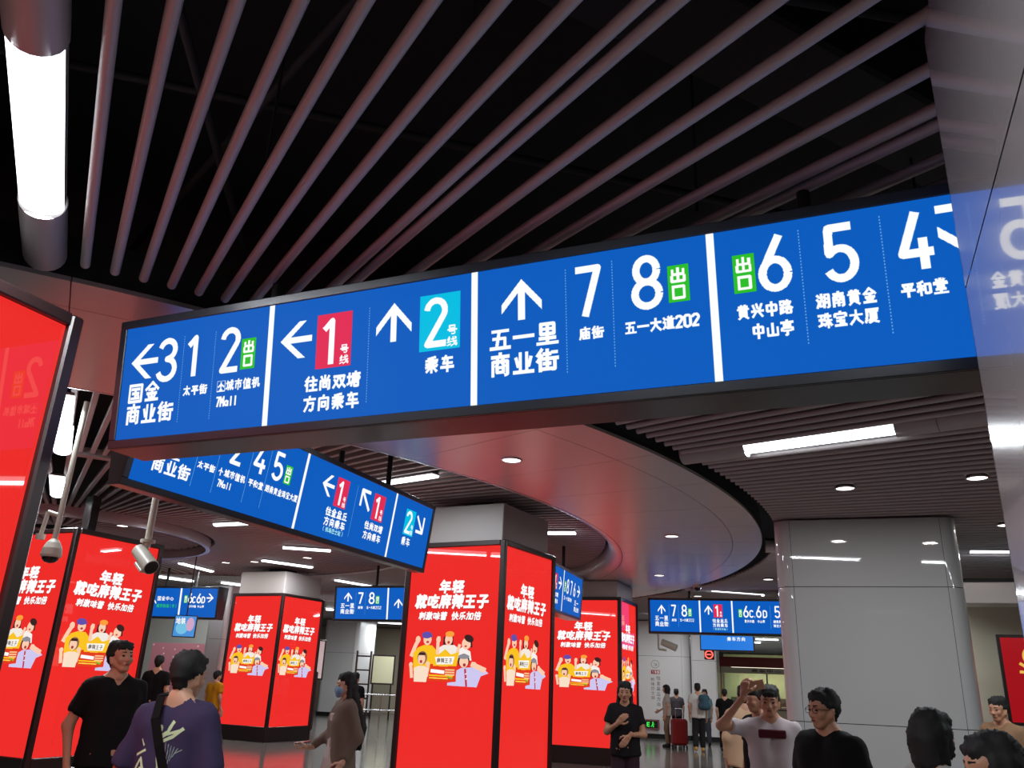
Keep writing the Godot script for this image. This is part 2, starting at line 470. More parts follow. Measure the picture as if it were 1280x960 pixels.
# ------------------------------------------------------------------ mesh building
class Mb:
	var v := PackedVector3Array()
	var n := PackedVector3Array()
	var t := PackedVector2Array()
	var i := PackedInt32Array()

	func vert(p: Vector3, nn: Vector3, u := Vector2.ZERO) -> int:
		v.append(p)
		n.append(nn)
		t.append(u)
		return v.size() - 1

	func face(pts: Array, outward: Vector3, uvs: Array = []) -> void:
		# a flat convex face that looks towards outward
		var p := pts.duplicate()
		var u := uvs.duplicate()
		var nn: Vector3 = (p[1] - p[0]).cross(p[2] - p[0]).normalized()
		if nn.dot(outward) < 0.0:
			p.reverse()
			u.reverse()
			nn = -nn
		var first := v.size()
		for k in p.size():
			vert(p[k], nn, u[k] if u.size() > k else Vector2.ZERO)
		for k in range(1, p.size() - 1):
			i.append_array([first, first + k + 1, first + k])

	func box(c: Vector3, size: Vector3, bevel := 0.004, b := Basis.IDENTITY) -> void:
		var h := size * 0.5
		var e: float = minf(bevel, minf(h.x, minf(h.y, h.z)) * 0.9)
		var q := h - Vector3(e, e, e)
		for ax in 3:
			var a1 := (ax + 1) % 3
			var a2 := (ax + 2) % 3
			for s in [-1.0, 1.0]:
				var out := Vector3.ZERO
				out[ax] = s
				var pts := []
				for k in [[-1, -1], [1, -1], [1, 1], [-1, 1]]:
					var p := Vector3.ZERO
					p[ax] = s * h[ax]
					p[a1] = k[0] * q[a1]
					p[a2] = k[1] * q[a2]
					pts.append(c + b * p)
				face(pts, b * out)
				# the edge shared with axis a1
				for s2 in [-1.0, 1.0]:
					var o2 := Vector3.ZERO
					o2[ax] = s
					o2[a1] = s2
					var e4 := []
					for k in [-1, 1]:
						var p := Vector3.ZERO
						p[ax] = s * h[ax]
						p[a1] = s2 * q[a1]
						p[a2] = k * q[a2]
						e4.append(c + b * p)
					for k in [1, -1]:
						var p := Vector3.ZERO
						p[ax] = s * q[ax]
						p[a1] = s2 * h[a1]
						p[a2] = k * q[a2]
						e4.append(c + b * p)
					face(e4, b * o2)
		for sx in [-1.0, 1.0]:
			for sy in [-1.0, 1.0]:
				for sz in [-1.0, 1.0]:
					face([c + b * Vector3(sx * h.x, sy * q.y, sz * q.z), c + b * Vector3(sx * q.x, sy * h.y, sz * q.z), c + b * Vector3(sx * q.x, sy * q.y, sz * h.z)], b * Vector3(sx, sy, sz))

	func tube(a: Vector3, b: Vector3, r0: float, r1 := -1.0, sides := 10, caps := true) -> void:
		if r1 < 0.0:
			r1 = r0
		var d := (b - a).normalized()
		var x := d.cross(Vector3.UP if absf(d.y) < 0.9 else Vector3.RIGHT).normalized()
		var y := d.cross(x)
		var first := v.size()
		for k in sides + 1:
			var w := TAU * k / sides
			var o := x * cos(w) + y * sin(w)
			vert(a + o * r0, o, Vector2(float(k) / sides, 0))
			vert(b + o * r1, o, Vector2(float(k) / sides, 1))
		for k in sides:
			var f := first + k * 2
			i.append_array([f, f + 1, f + 2, f + 1, f + 3, f + 2])
		if caps:
			for e in [[a, -d, r0], [b, d, r1]]:
				if e[2] > 0.0005:
					var pts := []
					for k in sides:
						var w := TAU * k / sides
						pts.append(e[0] + (x * cos(w) + y * sin(w)) * e[2])
					face(pts, e[1])

	func path(pts: Array, r: float, sides := 8) -> void:
		for k in pts.size() - 1:
			tube(pts[k], pts[k + 1], r, r, sides)

	func lathe(profile: Array, at := Vector3.ZERO, sides := 24, b := Basis.IDENTITY) -> void:
		for k in profile.size() - 1:
			var p: Vector2 = profile[k]
			var q: Vector2 = profile[k + 1]
			var sl := Vector2(q.y - p.y, p.x - q.x).normalized()
			var first := v.size()
			for s in sides + 1:
				var w := TAU * s / sides
				var o := Vector3(cos(w), 0, sin(w))
				var nn := b * (o * sl.x + Vector3.UP * sl.y)
				vert(at + b * (o * p.x + Vector3.UP * p.y), nn, Vector2(float(s) / sides, float(k)))
				vert(at + b * (o * q.x + Vector3.UP * q.y), nn, Vector2(float(s) / sides, float(k + 1)))
			for s in sides:
				var f := first + s * 2
				i.append_array([f, f + 2, f + 1, f + 1, f + 2, f + 3])

	func ball(at: Vector3, r: Vector3, b := Basis.IDENTITY, rings := 8, sides := 12) -> void:
		var first := v.size()
		for a in rings + 1:
			var lat := PI * a / rings - PI / 2
			for s in sides + 1:
				var lon := TAU * s / sides
				var o := Vector3(cos(lat) * cos(lon), sin(lat), cos(lat) * sin(lon))
				vert(at + b * (o * r), (b * (o / r)).normalized(), Vector2(float(s) / sides, float(a) / rings))
		for a in rings:
			for s in sides:
				var f := first + a * (sides + 1) + s
				i.append_array([f, f + 1, f + sides + 1, f + 1, f + sides + 2, f + sides + 1])

	func prism(poly: Array, x0: float, x1: float) -> void:
		# poly holds (z, y) corners of a convex outline, drawn out along x
		var mid := Vector2.ZERO
		for p in poly:
			mid += p / poly.size()
		for k in poly.size():
			var p: Vector2 = poly[k]
			var q: Vector2 = poly[(k + 1) % poly.size()]
			var o := (p + q) * 0.5 - mid
			face([Vector3(x0, p.y, p.x), Vector3(x1, p.y, p.x), Vector3(x1, q.y, q.x), Vector3(x0, q.y, q.x)], Vector3(0, o.y, o.x))
		for e in [x0, x1]:
			var pts := []
			for p in poly:
				pts.append(Vector3(e, p.y, p.x))
			face(pts, Vector3(1 if e == x1 else -1, 0, 0))

	func sector(c: Vector3, r0: float, r1: float, a0: float, a1: float, y0: float, y1: float, steps: int) -> void:
		# a piece of a flat ring about c, angles in degrees from +z towards +x
		for k in steps:
			var wa := deg_to_rad(lerpf(a0, a1, float(k) / steps))
			var wb := deg_to_rad(lerpf(a0, a1, float(k + 1) / steps))
			var da := Vector3(sin(wa), 0, cos(wa))
			var db := Vector3(sin(wb), 0, cos(wb))
			var lo := c + Vector3(0, y0, 0)
			var hi := c + Vector3(0, y1, 0)
			face([lo + da * r0, lo + db * r0, lo + db * r1, lo + da * r1], Vector3.DOWN)
			face([hi + da * r0, hi + db * r0, hi + db * r1, hi + da * r1], Vector3.UP)
			for e in [[r0, -1.0], [r1, 1.0]]:
				var f := v.size()
				vert(lo + da * e[0], da * e[1])
				vert(hi + da * e[0], da * e[1])
				vert(lo + db * e[0], db * e[1])
				vert(hi + db * e[0], db * e[1])
				if e[1] > 0.0:
					i.append_array([f, f + 1, f + 2, f + 1, f + 3, f + 2])
				else:
					i.append_array([f, f + 2, f + 1, f + 1, f + 2, f + 3])
		for e in [[a0, -1.0], [a1, 1.0]]:
			var w := deg_to_rad(e[0])
			var d := Vector3(sin(w), 0, cos(w))
			var side: Vector3 = Vector3(cos(w), 0, -sin(w)) * e[1]
			face([c + d * r0 + Vector3(0, y0, 0), c + d * r1 + Vector3(0, y0, 0), c + d * r1 + Vector3(0, y1, 0), c + d * r0 + Vector3(0, y1, 0)], side)

	func mesh() -> ArrayMesh:
		var a := []
		a.resize(Mesh.ARRAY_MAX)
		a[Mesh.ARRAY_VERTEX] = v
		a[Mesh.ARRAY_NORMAL] = n
		a[Mesh.ARRAY_TEX_UV] = t
		a[Mesh.ARRAY_INDEX] = i
		var m := ArrayMesh.new()
		m.add_surface_from_arrays(Mesh.PRIMITIVE_TRIANGLES, a)
		return m


func numbered(called: String) -> String:
	var k: int = taken.get(called, 0)
	taken[called] = k + 1
	return called if k == 0 else "%s_%03d" % [called, k]


func thing(called: String, label: String, category: String, at := Vector3.ZERO, turn := 0.0, group := "") -> Node3D:
	var o := Node3D.new()
	o.name = numbered(called)
	add_child(o)
	o.position = at
	o.rotation.y = turn
	tag(o, label, category, group)
	return o


func tag(o: Node3D, label: String, category: String, group := "") -> void:
	o.set_meta("label", label)
	o.set_meta("category", category)
	if group:
		o.set_meta("group", group)


func setting(called: String, label := "") -> Node3D:
	var o := Node3D.new()
	o.name = numbered(called)
	add_child(o)
	o.set_meta("kind", "structure")
	if label:
		o.set_meta("label", label)
	return o


func part(called: String, m: Variant, material: Material, parent: Node3D, label := "") -> MeshInstance3D:
	var o := MeshInstance3D.new()
	o.name = called
	o.mesh = m.mesh() if m is Mb else m
	o.material_override = material
	parent.add_child(o, true)
	if label:
		o.set_meta("label", label)
	return o


func single(called: String, m: Mb, material: Material, label: String, category: String, group := "") -> MeshInstance3D:
	var o := MeshInstance3D.new()
	o.name = numbered(called)
	o.mesh = m.mesh()
	o.material_override = material
	add_child(o)
	tag(o, label, category, group)
	return o


func paint(c: Color, rough := 0.6, metal := 0.0, spec := 0.5) -> StandardMaterial3D:
	var m := StandardMaterial3D.new()
	m.albedo_color = c
	m.roughness = rough
	m.metallic = metal
	m.metallic_specular = spec
	return m


func lit(c: Color, energy: float) -> StandardMaterial3D:
	var m := StandardMaterial3D.new()
	m.albedo_color = Color(0.9, 0.9, 0.9)
	m.emission_enabled = true
	m.emission = c
	m.emission_energy_multiplier = energy
	return m


func screen(tex: Texture2D, energy := 1.0, rough := 0.08) -> StandardMaterial3D:
	var m := StandardMaterial3D.new()
	m.albedo_color = Color(0.02, 0.02, 0.02)
	m.roughness = rough
	m.emission_enabled = true
	m.emission = Color.BLACK
	m.emission_texture = tex
	m.emission_energy_multiplier = energy
	m.texture_repeat = false
	return m


func noisy(base: Color, other: Color, scale: float, rough: float, metal := 0.0, bump := 0.0, seed_no := 1) -> StandardMaterial3D:
	var m := paint(Color.WHITE, rough, metal)
	var f := FastNoiseLite.new()
	f.seed = seed_no
	f.frequency = 0.02
	f.fractal_octaves = 5
	var nt := NoiseTexture2D.new()
	nt.width = 256
	nt.height = 256
	nt.seamless = true
	nt.noise = f
	var g := Gradient.new()
	g.set_color(0, base)
	g.set_color(1, other)
	nt.color_ramp = g
	m.albedo_texture = nt
	m.uv1_triplanar = true
	m.uv1_world_triplanar = true
	m.uv1_scale = Vector3.ONE * scale
	return m


func area_light(parent: Node3D, at: Vector3, b: Basis, size: Vector2, c: Color, energy: float, called := "glow") -> void:
	var l := AreaLight3D.new()
	l.name = called
	l.area_size = size
	l.light_color = c
	l.light_energy = energy
	l.shadow_enabled = true
	l.set("area_range", 60.0)
	l.set("area_attenuation", 2.0)
	parent.add_child(l, true)
	l.transform = Transform3D(b, at)


func quad_uv(m: Mb, o: Vector3, x: Vector3, y: Vector3, outward: Vector3) -> void:
	# a picture: o is its lower left corner
	m.face([o, o + x, o + x + y, o + y], outward, [Vector2(0, 1), Vector2(1, 1), Vector2(1, 0), Vector2(0, 0)])


func polar(r: float, deg: float, y := CEIL) -> Vector3:
	var w := deg_to_rad(deg)
	return Vector3(HUB.x + r * sin(w), y, HUB.z + r * cos(w))

# ------------------------------------------------------------------ flat print for screens and signs
class Canvas:
	var im: Image
	var s := 1.0     # pixels per unit
	var skew := 0.0  # slant of the lettering
	var glyphs: Dictionary

	func _init(w: int, h: int, back: Color, scale: float, g: Dictionary) -> void:
		im = Image.create(w, h, false, Image.FORMAT_RGB8)
		im.fill(back)
		s = scale
		glyphs = g

	func poly(pts: PackedVector2Array, col: Color) -> void:
		var top := INF
		var low := -INF
		for p in pts:
			top = minf(top, p.y)
			low = maxf(low, p.y)
		var w := im.get_width()
		var cnt := pts.size()
		for y in range(maxi(0, floori(top)), mini(im.get_height(), ceili(low) + 1)):
			var yy := y + 0.5
			var xs := []
			var a := pts[cnt - 1]
			for b in pts:
				if (a.y <= yy) != (b.y <= yy):
					xs.append(a.x + (yy - a.y) / (b.y - a.y) * (b.x - a.x))
				a = b
			xs.sort()
			for k in range(0, xs.size() - 1, 2):
				var x0 := clampi(roundi(xs[k]), 0, w)
				var x1 := clampi(roundi(xs[k + 1]), 0, w)
				if x1 > x0:
					im.fill_rect(Rect2i(x0, y, x1 - x0, 1), col)

	func shape(flat: Array, col: Color) -> void:
		var pts := PackedVector2Array()
		for k in range(0, flat.size(), 2):
			pts.append(Vector2(flat[k], flat[k + 1]) * s)
		poly(pts, col)

	func rect(x0: float, y0: float, x1: float, y1: float, col: Color) -> void:
		im.fill_rect(Rect2i(roundi(x0 * s), roundi(y0 * s), maxi(1, roundi((x1 - x0) * s)), maxi(1, roundi((y1 - y0) * s))), col)

	func oval(cx: float, cy: float, rx: float, ry: float, col: Color, turn := 0.0) -> void:
		var pts := PackedVector2Array()
		for k in 18:
			var w := TAU * k / 18
			pts.append((Vector2(cx, cy) + Vector2(cos(w) * rx, sin(w) * ry).rotated(turn)) * s)
		poly(pts, col)

	func strokes(px: PackedVector2Array, wd: float, col: Color, ext := 0.5) -> void:
		# a bent stroke, in pixels
		for k in px.size() - 1:
			var a := px[k]
			var b := px[k + 1]
			if a.distance_to(b) < 0.01:
				continue
			var d := (b - a).normalized()
			var o := d.orthogonal() * wd * 0.5
			if k == 0:
				a -= d * wd * ext
			if k == px.size() - 2:
				b += d * wd * ext
			poly(PackedVector2Array([a + o, b + o, b - o, a - o]), col)
			if k > 0:
				var c := PackedVector2Array()
				for q in 8:
					c.append(px[k] + Vector2.from_angle(TAU * q / 8) * wd * 0.5)
				poly(c, col)

	func line(flat: Array, wd: float, col: Color, ext := 0.0) -> void:
		var px := PackedVector2Array()
		for k in range(0, flat.size(), 2):
			px.append(Vector2(flat[k], flat[k + 1]) * s)
		strokes(px, wd * s, col, ext)

	func put(ch: String, x0: float, y0: float, x1: float, y1: float, wd: float, col: Color) -> void:
		if not glyphs.has(ch):
			return
		var wide := 20.0 if ch.unicode_at(0) > 255 else 10.0
		for st in glyphs[ch]:
			var px := PackedVector2Array()
			for k in range(0, st.size(), 2):
				var fy: float = st[k + 1] / 20.0
				px.append(Vector2(lerpf(x0, x1, st[k] / wide) + skew * (0.5 - fy) * (y1 - y0), lerpf(y0, y1, fy)) * s)
			strokes(px, maxf(1.0, wd * s), col, 0.35 if wide > 15.0 else 0.0)

	func text(str_: String, x0: float, y0: float, x1: float, y1: float, wd: float, col: Color, gap := 0.1) -> void:
		var step := (x1 - x0) / (str_.length() - gap)
		for k in str_.length():
			put(str_[k], x0 + step * k, y0, x0 + step * (k + 1.0 - gap), y1, wd, col)

	func dotted(x: float, y0: float, y1: float, col: Color, wd := 0.005) -> void:
		var y := y0
		while y < y1:
			rect(x - wd * 0.5, y, x + wd * 0.5, y + 0.008, col)
			y += 0.014

	func tex() -> ImageTexture:
		return ImageTexture.create_from_image(im)


func arc(cx: float, cy: float, rx: float, ry: float, a0: float, a1: float, steps := 12) -> Array:
	var o := []
	for k in steps + 1:
		var w := deg_to_rad(lerpf(a0, a1, float(k) / steps))
		o.append_array([cx + rx * cos(w), cy + ry * sin(w)])
	return o


func make_glyphs() -> void:
	var g := GLYPH
	g["0"] = [arc(5, 5, 4, 4, 180, 360) + arc(5, 15, 4, 4, 0, 180) + [1, 5]]
	g["1"] = [[1.6, 5.2, 5.6, 1.6, 5.6, 20]]
	g["2"] = [arc(5, 5.2, 4, 4.2, 185, 385) + [1.3, 18.8, 9.6, 18.8]]
	g["3"] = [arc(4.8, 5.4, 3.8, 4.3, 195, 450) + arc(4.8, 14.5, 4.2, 4.7, 270, 525)]
	g["4"] = [[6.0, 0.5, 1.2, 14.4, 10, 14.4], [7.2, 9.5, 7.2, 20]]
	g["5"] = [[9, 1.2, 2.1, 1.2, 1.8, 9.4] + arc(5, 13.7, 4.1, 5.2, 222, 515, 16)]
	g["6"] = [[7, 0.5, 2.2, 10.5], arc(5, 14, 4, 5, 0, 360, 18)]
	g["7"] = [[0.8, 1.4, 8.8, 1.4, 4, 20]]
	g["8"] = [arc(5, 5.6, 3.5, 4.5, 0, 360, 16), arc(5, 14.5, 4.1, 4.6, 0, 360, 16)]
	g["C"] = [arc(5, 5.5, 3.8, 4.3, -15, -180, 8) + arc(5, 14.5, 3.8, 4.3, 180, 15, 8)]
	g["D"] = [[1.5, 1.2, 4.5, 1.2] + arc(4.5, 6, 4.2, 4.8, 270, 360, 6) + arc(4.5, 14, 4.2, 4.8, 0, 90, 6) + [1.5, 18.8, 1.5, 1.2]]
	g["."] = [[4, 17.5, 6, 17.5]]
	g["M"] = [[1, 20, 1, 1, 5, 12, 9, 1, 9, 20]]
	g["a"] = [arc(4.6, 14, 3.4, 4.6, 0, 360, 14), [8.2, 8.6, 8.2, 20]]
	g["l"] = [[5, 0.5, 5, 20]]
	g["T"] = [[0.5, 2, 9.5, 2], [5, 2, 5, 20]]
	g["E"] = [[9, 1.5, 1.5, 1.5, 1.5, 18.5, 9, 18.5], [1.5, 10, 8, 10]]
	g["P"] = [[1.5, 20, 1.5, 1.5, 6, 1.5] + arc(6, 6, 3, 4.5, 270, 450, 8) + [1.5, 10.5]]
	g["("] = [arc(9, 10, 6, 11, 235, 125, 8)]
	g[")"] = [arc(1, 10, 6, 11, -55, 55, 8)]
	g["出"] = [[3, 3, 3, 9, 17, 9, 17, 3], [10, 1, 10, 18], [2, 11.5, 2, 18, 18, 18, 18, 11.5]]
	g["口"] = [[3, 4, 17, 4, 17, 17, 3, 17, 3, 4]]
	g["国"] = [[2, 2, 18, 2, 18, 19, 2, 19, 2, 2], [5, 6, 15, 6], [6, 10.5, 14, 10.5], [5, 15.5, 15, 15.5], [10, 6, 10, 15.5], [12.5, 12, 14, 13.5]]
	g["金"] = [[10, 1, 2, 8], [10, 1, 18, 8], [6, 8, 14, 8], [4, 12, 16, 12], [10, 8, 10, 18], [6, 14, 7, 16.5], [14, 14, 13, 16.5], [2, 18.5, 18, 18.5]]
	g["商"] = [[10, 0, 10, 3], [2, 3, 18, 3], [7, 4, 8, 6], [13, 4, 12, 6], [3, 19, 3, 7, 17, 7, 17, 18, 15, 18.5], [8, 8, 6, 11], [12, 8, 14, 11], [7, 12, 13, 12, 13, 16, 7, 16, 7, 12]]
	g["业"] = [[7, 2, 7, 17], [13, 2, 13, 17], [3, 6, 5, 13], [17, 6, 15, 13], [1, 18, 19, 18]]
	g["街"] = [[5, 1, 1, 6], [5, 6, 1, 11], [3.5, 9, 3.5, 19], [7, 5, 13, 5], [10, 1.5, 10, 9], [6.5, 9, 13.5, 9], [7, 13, 13, 13], [10, 9.5, 10, 17.5], [6.5, 17.5, 13.5, 17.5], [14.5, 4, 19, 4], [14.5, 9, 19.5, 9], [17, 9, 17, 18, 15, 18]]
	g["太"] = [[2, 6, 18, 6], [10, 1, 10, 7, 7, 13, 2, 18], [10.5, 8, 13, 13, 18, 18], [8.5, 14, 11, 17]]
	g["平"] = [[3, 3, 17, 3], [5, 5.5, 6.5, 9], [15, 5.5, 13.5, 9], [1.5, 11, 18.5, 11], [10, 3, 10, 19]]
	g["城"] = [[1, 6.5, 7, 6.5], [4, 2, 4, 15], [0.5, 16, 7, 13.5], [7, 5, 19, 5], [8.5, 5, 8.5, 12, 6.5, 18], [8.5, 9.5, 12, 9.5, 12, 14, 10.5, 14.5], [13.5, 1, 14, 9, 16, 15, 18.5, 18, 19, 15], [18, 8, 15, 14, 12, 18], [16, 1.5, 17.5, 3.5]]
	g["市"] = [[10, 0.5, 10, 4], [1.5, 4, 18.5, 4], [4, 16, 4, 8, 16, 8, 16, 15, 14, 15.5], [10, 4, 10, 19]]
	g["值"] = [[5, 1, 1, 9], [3.5, 6, 3.5, 19], [7, 4, 18.5, 4], [12.5, 1, 12.5, 7], [8.5, 7, 17, 7, 17, 17, 8.5, 17, 8.5, 7], [8.5, 10.2, 17, 10.2], [8.5, 13.6, 17, 13.6], [6.5, 18.5, 19, 18.5]]
	g["机"] = [[1, 6, 9, 6], [5, 1, 5, 19], [5, 7, 1.5, 13], [5, 8, 8.5, 12], [11, 3, 11, 12, 9, 18.5], [11, 3, 16, 3, 16, 17, 18.5, 17.5, 19, 14]]
	g["往"] = [[6, 1, 1.5, 6], [6, 6, 1, 11], [4, 9, 4, 19], [12, 1, 14, 3.5], [8, 6, 19, 6], [9, 11.5, 18, 11.5], [13.5, 6, 13.5, 18], [7.5, 18, 19.5, 18]]
	g["尚"] = [[10, 1, 10, 7], [4, 2, 6, 5.5], [16, 2, 14, 5.5], [3, 19, 3, 7.5, 17, 7.5, 17, 18, 15, 18.5], [7, 11, 13, 11, 13, 15.5, 7, 15.5, 7, 11]]
	g["双"] = [[1.5, 4, 9, 4, 7, 10, 1, 18], [2.5, 8, 9, 17], [10.5, 4, 18, 4, 16, 11, 10, 18], [11.5, 7, 14, 13, 19, 18]]
	g["塘"] = [[0.5, 6.5, 6.5, 6.5], [3.5, 2, 3.5, 15], [0.5, 16, 7, 13.5], [13, 0.5, 13, 3], [8, 3, 19, 3], [8.5, 3, 8.5, 11, 6.5, 18], [10.5, 6, 17.5, 6, 17.5, 11, 10.5, 11], [10, 8.5, 19, 8.5], [13.5, 4, 13.5, 12], [11, 13.5, 17, 13.5, 17, 18.5, 11, 18.5, 11, 13.5]]
	g["方"] = [[10, 0.5, 10.5, 3.5], [1.5, 4, 18.5, 4], [7.5, 4, 7, 11, 2.5, 18.5], [7.3, 9, 16, 9, 15, 17, 13, 18.5, 10.5, 17.5]]
	g["向"] = [[10, 0.5, 8.5, 4], [3, 19, 3, 4, 17, 4, 17, 18, 15, 18.5], [7, 9, 13, 9, 13, 14.5, 7, 14.5, 7, 9]]
	g["乘"] = [[15, 1, 5, 2.5], [2, 5, 18, 5], [10, 2, 10, 19], [2, 9, 7, 9], [7, 6.5, 7, 12], [2, 13, 7, 11.5], [13, 6.5, 13, 12, 17, 12, 17.5, 10.5], [17, 7, 13, 9], [10, 11, 3, 18], [10, 11, 17, 18]]
	g["车"] = [[3, 3.5, 17, 3.5], [8, 1, 4.5, 10, 17, 10], [1.5, 14.5, 18.5, 14.5], [10.5, 6.5, 10.5, 19.5]]
	g["号"] = [[5, 2, 15, 2, 15, 7, 5, 7, 5, 2], [1.5, 10, 18.5, 10], [6, 10, 5.5, 13.5, 15.5, 13.5, 15, 18, 12.5, 18.8, 9.5, 18]]
	g["线"] = [[5, 1, 1.5, 6.5, 6, 6.5], [6, 4, 1.5, 12, 7, 10.5], [1, 17.5, 7.5, 15], [9, 5.5, 18, 4.5], [8.5, 10.5, 19, 9.2], [12, 1, 13, 9, 15.5, 15, 18.5, 18, 19.3, 14.5], [18, 11.5, 13, 16, 8.5, 18.5], [15.5, 1, 17.5, 3]]
	g["五"] = [[2.5, 3, 17.5, 3], [9, 3, 6.5, 17.5], [3.5, 9.5, 14.5, 9.5, 14.5, 17.5], [1, 17.8, 19, 17.8]]
	g["一"] = [[1, 10, 19, 10]]
	g["里"] = [[4, 2, 16, 2, 16, 10.5, 4, 10.5, 4, 2], [4, 6.2, 16, 6.2], [10, 2, 10, 18], [3, 14.2, 17, 14.2], [1, 18.4, 19, 18.4]]
	g["庙"] = [[10, 0.5, 11, 3], [3, 3.5, 18.5, 3.5], [3, 3.5, 3, 11, 1, 18.5], [11.5, 5, 11.5, 17], [6.5, 8.5, 17, 8.5, 17, 18, 6.5, 18, 6.5, 8.5], [6.5, 13, 17, 13]]
	g["大"] = [[1.5, 7, 18.5, 7], [10, 1, 10, 7, 7.5, 13, 2, 18.5], [10.3, 8, 13, 14, 18.3, 18.5]]
	g["道"] = [[2, 2, 4, 5], [1, 8.5, 4, 8.5, 4, 14.5, 1, 18], [4, 15, 8, 17.5, 19, 18], [9.5, 0.5, 11, 3], [15.5, 0.5, 14, 3], [6.5, 4, 19, 4], [12.5, 4, 11.5, 6.5], [9, 6.5, 16.5, 6.5, 16.5, 15.5, 9, 15.5, 9, 6.5], [9, 9.5, 16.5, 9.5], [9, 12.5, 16.5, 12.5]]
	g["黄"] = [[3.5, 3, 16.5, 3], [7, 1, 7, 6], [13, 1, 13, 6], [1.5, 6.2, 18.5, 6.2], [5, 9, 15, 9, 15, 15, 5, 15, 5, 9], [5, 12, 15, 12], [10, 6.5, 10, 15], [7, 16, 3, 19], [13, 16, 17, 19]]
	g["兴"] = [[3.5, 2.5, 5.5, 8], [9, 1, 10.5, 7], [17, 1.5, 13.5, 9], [1, 11, 19, 11], [7, 13, 2.5, 18.5], [13, 13, 17.5, 18.5]]
	g["中"] = [[3, 5, 17, 5, 17, 13, 3, 13, 3, 5], [10, 1, 10, 19.5]]
	g["路"] = [[1.5, 2, 7.5, 2, 7.5, 7, 1.5, 7, 1.5, 2], [4.5, 7, 4.5, 17], [4.5, 11, 8, 11], [1.8, 10.5, 1.8, 17.5], [1, 18.2, 8.5, 16], [12.5, 1, 9, 7], [11.5, 3.5, 17, 3.5, 14, 8.5, 9, 12], [11.5, 5.5, 14.5, 9.5, 19.3, 12], [11, 13, 17, 13, 17, 18.5, 11, 18.5, 11, 13]]
	g["山"] = [[10, 2, 10, 17.5], [2.5, 7.5, 2.5, 17.5, 17.5, 17.5, 17.5, 7.5]]
	g["亭"] = [[10, 0, 10, 2.5], [1.5, 2.8, 18.5, 2.8], [5.5, 5, 14.5, 5, 14.5, 8, 5.5, 8, 5.5, 5], [2, 13, 2, 10.2, 18, 10.2, 18, 13], [4.5, 13.5, 15.5, 13.5], [10, 13.5, 10, 18.5, 7.5, 19]]
	g["湖"] = [[1.5, 2, 3.5, 4], [0.8, 7.5, 2.8, 9.5], [1, 18, 3.5, 12], [4.5, 5, 10.5, 5], [7.5, 1, 7.5, 10], [5.2, 10, 10, 10, 10, 16.5, 5.2, 16.5, 5.2, 10], [12.5, 2, 12.5, 11, 11, 18.5], [12.5, 2, 18, 2, 18, 18, 16, 18.5], [12.5, 7, 18, 7], [12.5, 11.8, 18, 11.8]]
	g["南"] = [[3.5, 3, 16.5, 3], [10, 0.5, 10, 6.5], [3, 19, 3, 6.5, 17, 6.5, 17, 18, 15, 18.6], [7.2, 8, 8.2, 10.5], [12.8, 8, 11.8, 10.5], [6, 11, 14, 11], [5.5, 14.5, 14.5, 14.5], [10, 11, 10, 18.5]]
	g["珠"] = [[1, 3, 8, 3], [1.5, 9, 7.5, 9], [4.5, 3, 4.5, 15.5], [0.8, 16.8, 8, 14.5], [11.5, 1.5, 9.5, 7], [10.5, 4.5, 18, 4.5], [9, 10, 19.3, 10], [14.2, 1, 14.2, 19.3], [14, 10.5, 9.5, 16.5], [14.4, 10.5, 19, 16.5]]
	g["宝"] = [[10, 0.3, 10, 2.5], [2, 6.5, 2, 3.3, 18, 3.3, 18, 6.5], [4.5, 8, 15.5, 8], [5, 12.5, 15, 12.5], [10, 8, 10, 17.8], [2.5, 18, 17.5, 18], [13, 14, 15, 16]]
	g["厦"] = [[2.5, 2, 18.5, 2], [3, 2, 3, 11, 1, 18.5], [6, 4.8, 18, 4.8], [8, 6.8, 16, 6.8, 16, 12.2, 8, 12.2, 8, 6.8], [8, 9.5, 16, 9.5], [10, 12.5, 6, 16.5], [9, 14, 16, 14, 12, 17, 6, 19], [9.5, 15, 13, 17.5, 18.5, 19]]
	g["和"] = [[8.5, 1.5, 2, 3.5], [1, 7.5, 9.5, 7.5], [5.3, 3, 5.3, 19], [5, 8, 1, 14], [5.6, 8.5, 9, 12.5], [11.5, 5, 18, 5, 18, 16.5, 11.5, 16.5, 11.5, 5]]
	g["堂"] = [[10, 0.5, 10, 4.5], [5, 1, 6.5, 3.8], [15, 1, 13.5, 3.8], [2, 7.5, 2, 4.8, 18, 4.8, 18, 7.5], [6, 7.3, 14, 7.3, 14, 10.8, 6, 10.8, 6, 7.3], [4, 14, 16, 14], [10, 11, 10, 18.2], [1.5, 18.4, 18.5, 18.4]]
	g["盆"] = [[8, 1, 3, 6.5], [12, 1, 17.5, 6.5], [5, 7, 14.5, 7, 13.5, 11, 11.5, 11.5], [9, 7, 5, 11.8], [3.5, 13.5, 16.5, 13.5, 16.5, 18.2], [3.5, 13.5, 3.5, 18.2], [8, 13.5, 8, 18.2], [12, 13.5, 12, 18.2], [1, 18.4, 19, 18.4]]
	g["丘"] = [[15, 1.5, 5, 3], [5, 3, 5, 17.5], [5, 9, 16.5, 9], [12.5, 9, 12.5, 17.5], [1, 17.8, 19, 17.8]]
	g["年"] = [[6, 0.5, 2, 7], [5, 3.8, 17, 3.8], [5, 8.8, 16.5, 8.8], [5, 8.8, 5, 13.8], [1, 13.8, 19, 13.8], [11, 3.8, 11, 19.5]]
	g["轻"] = [[1, 3.5, 8.5, 3.5], [4.5, 1, 2, 9, 8, 9], [0.8, 14, 8.8, 12.5], [5.5, 6, 5.5, 19], [10, 2.5, 17.5, 2.5, 14, 7, 9.5, 10], [12.5, 5.5, 18.8, 10], [10.5, 12, 18, 12], [14.2, 12, 14.2, 18], [9.5, 18, 19, 18]]
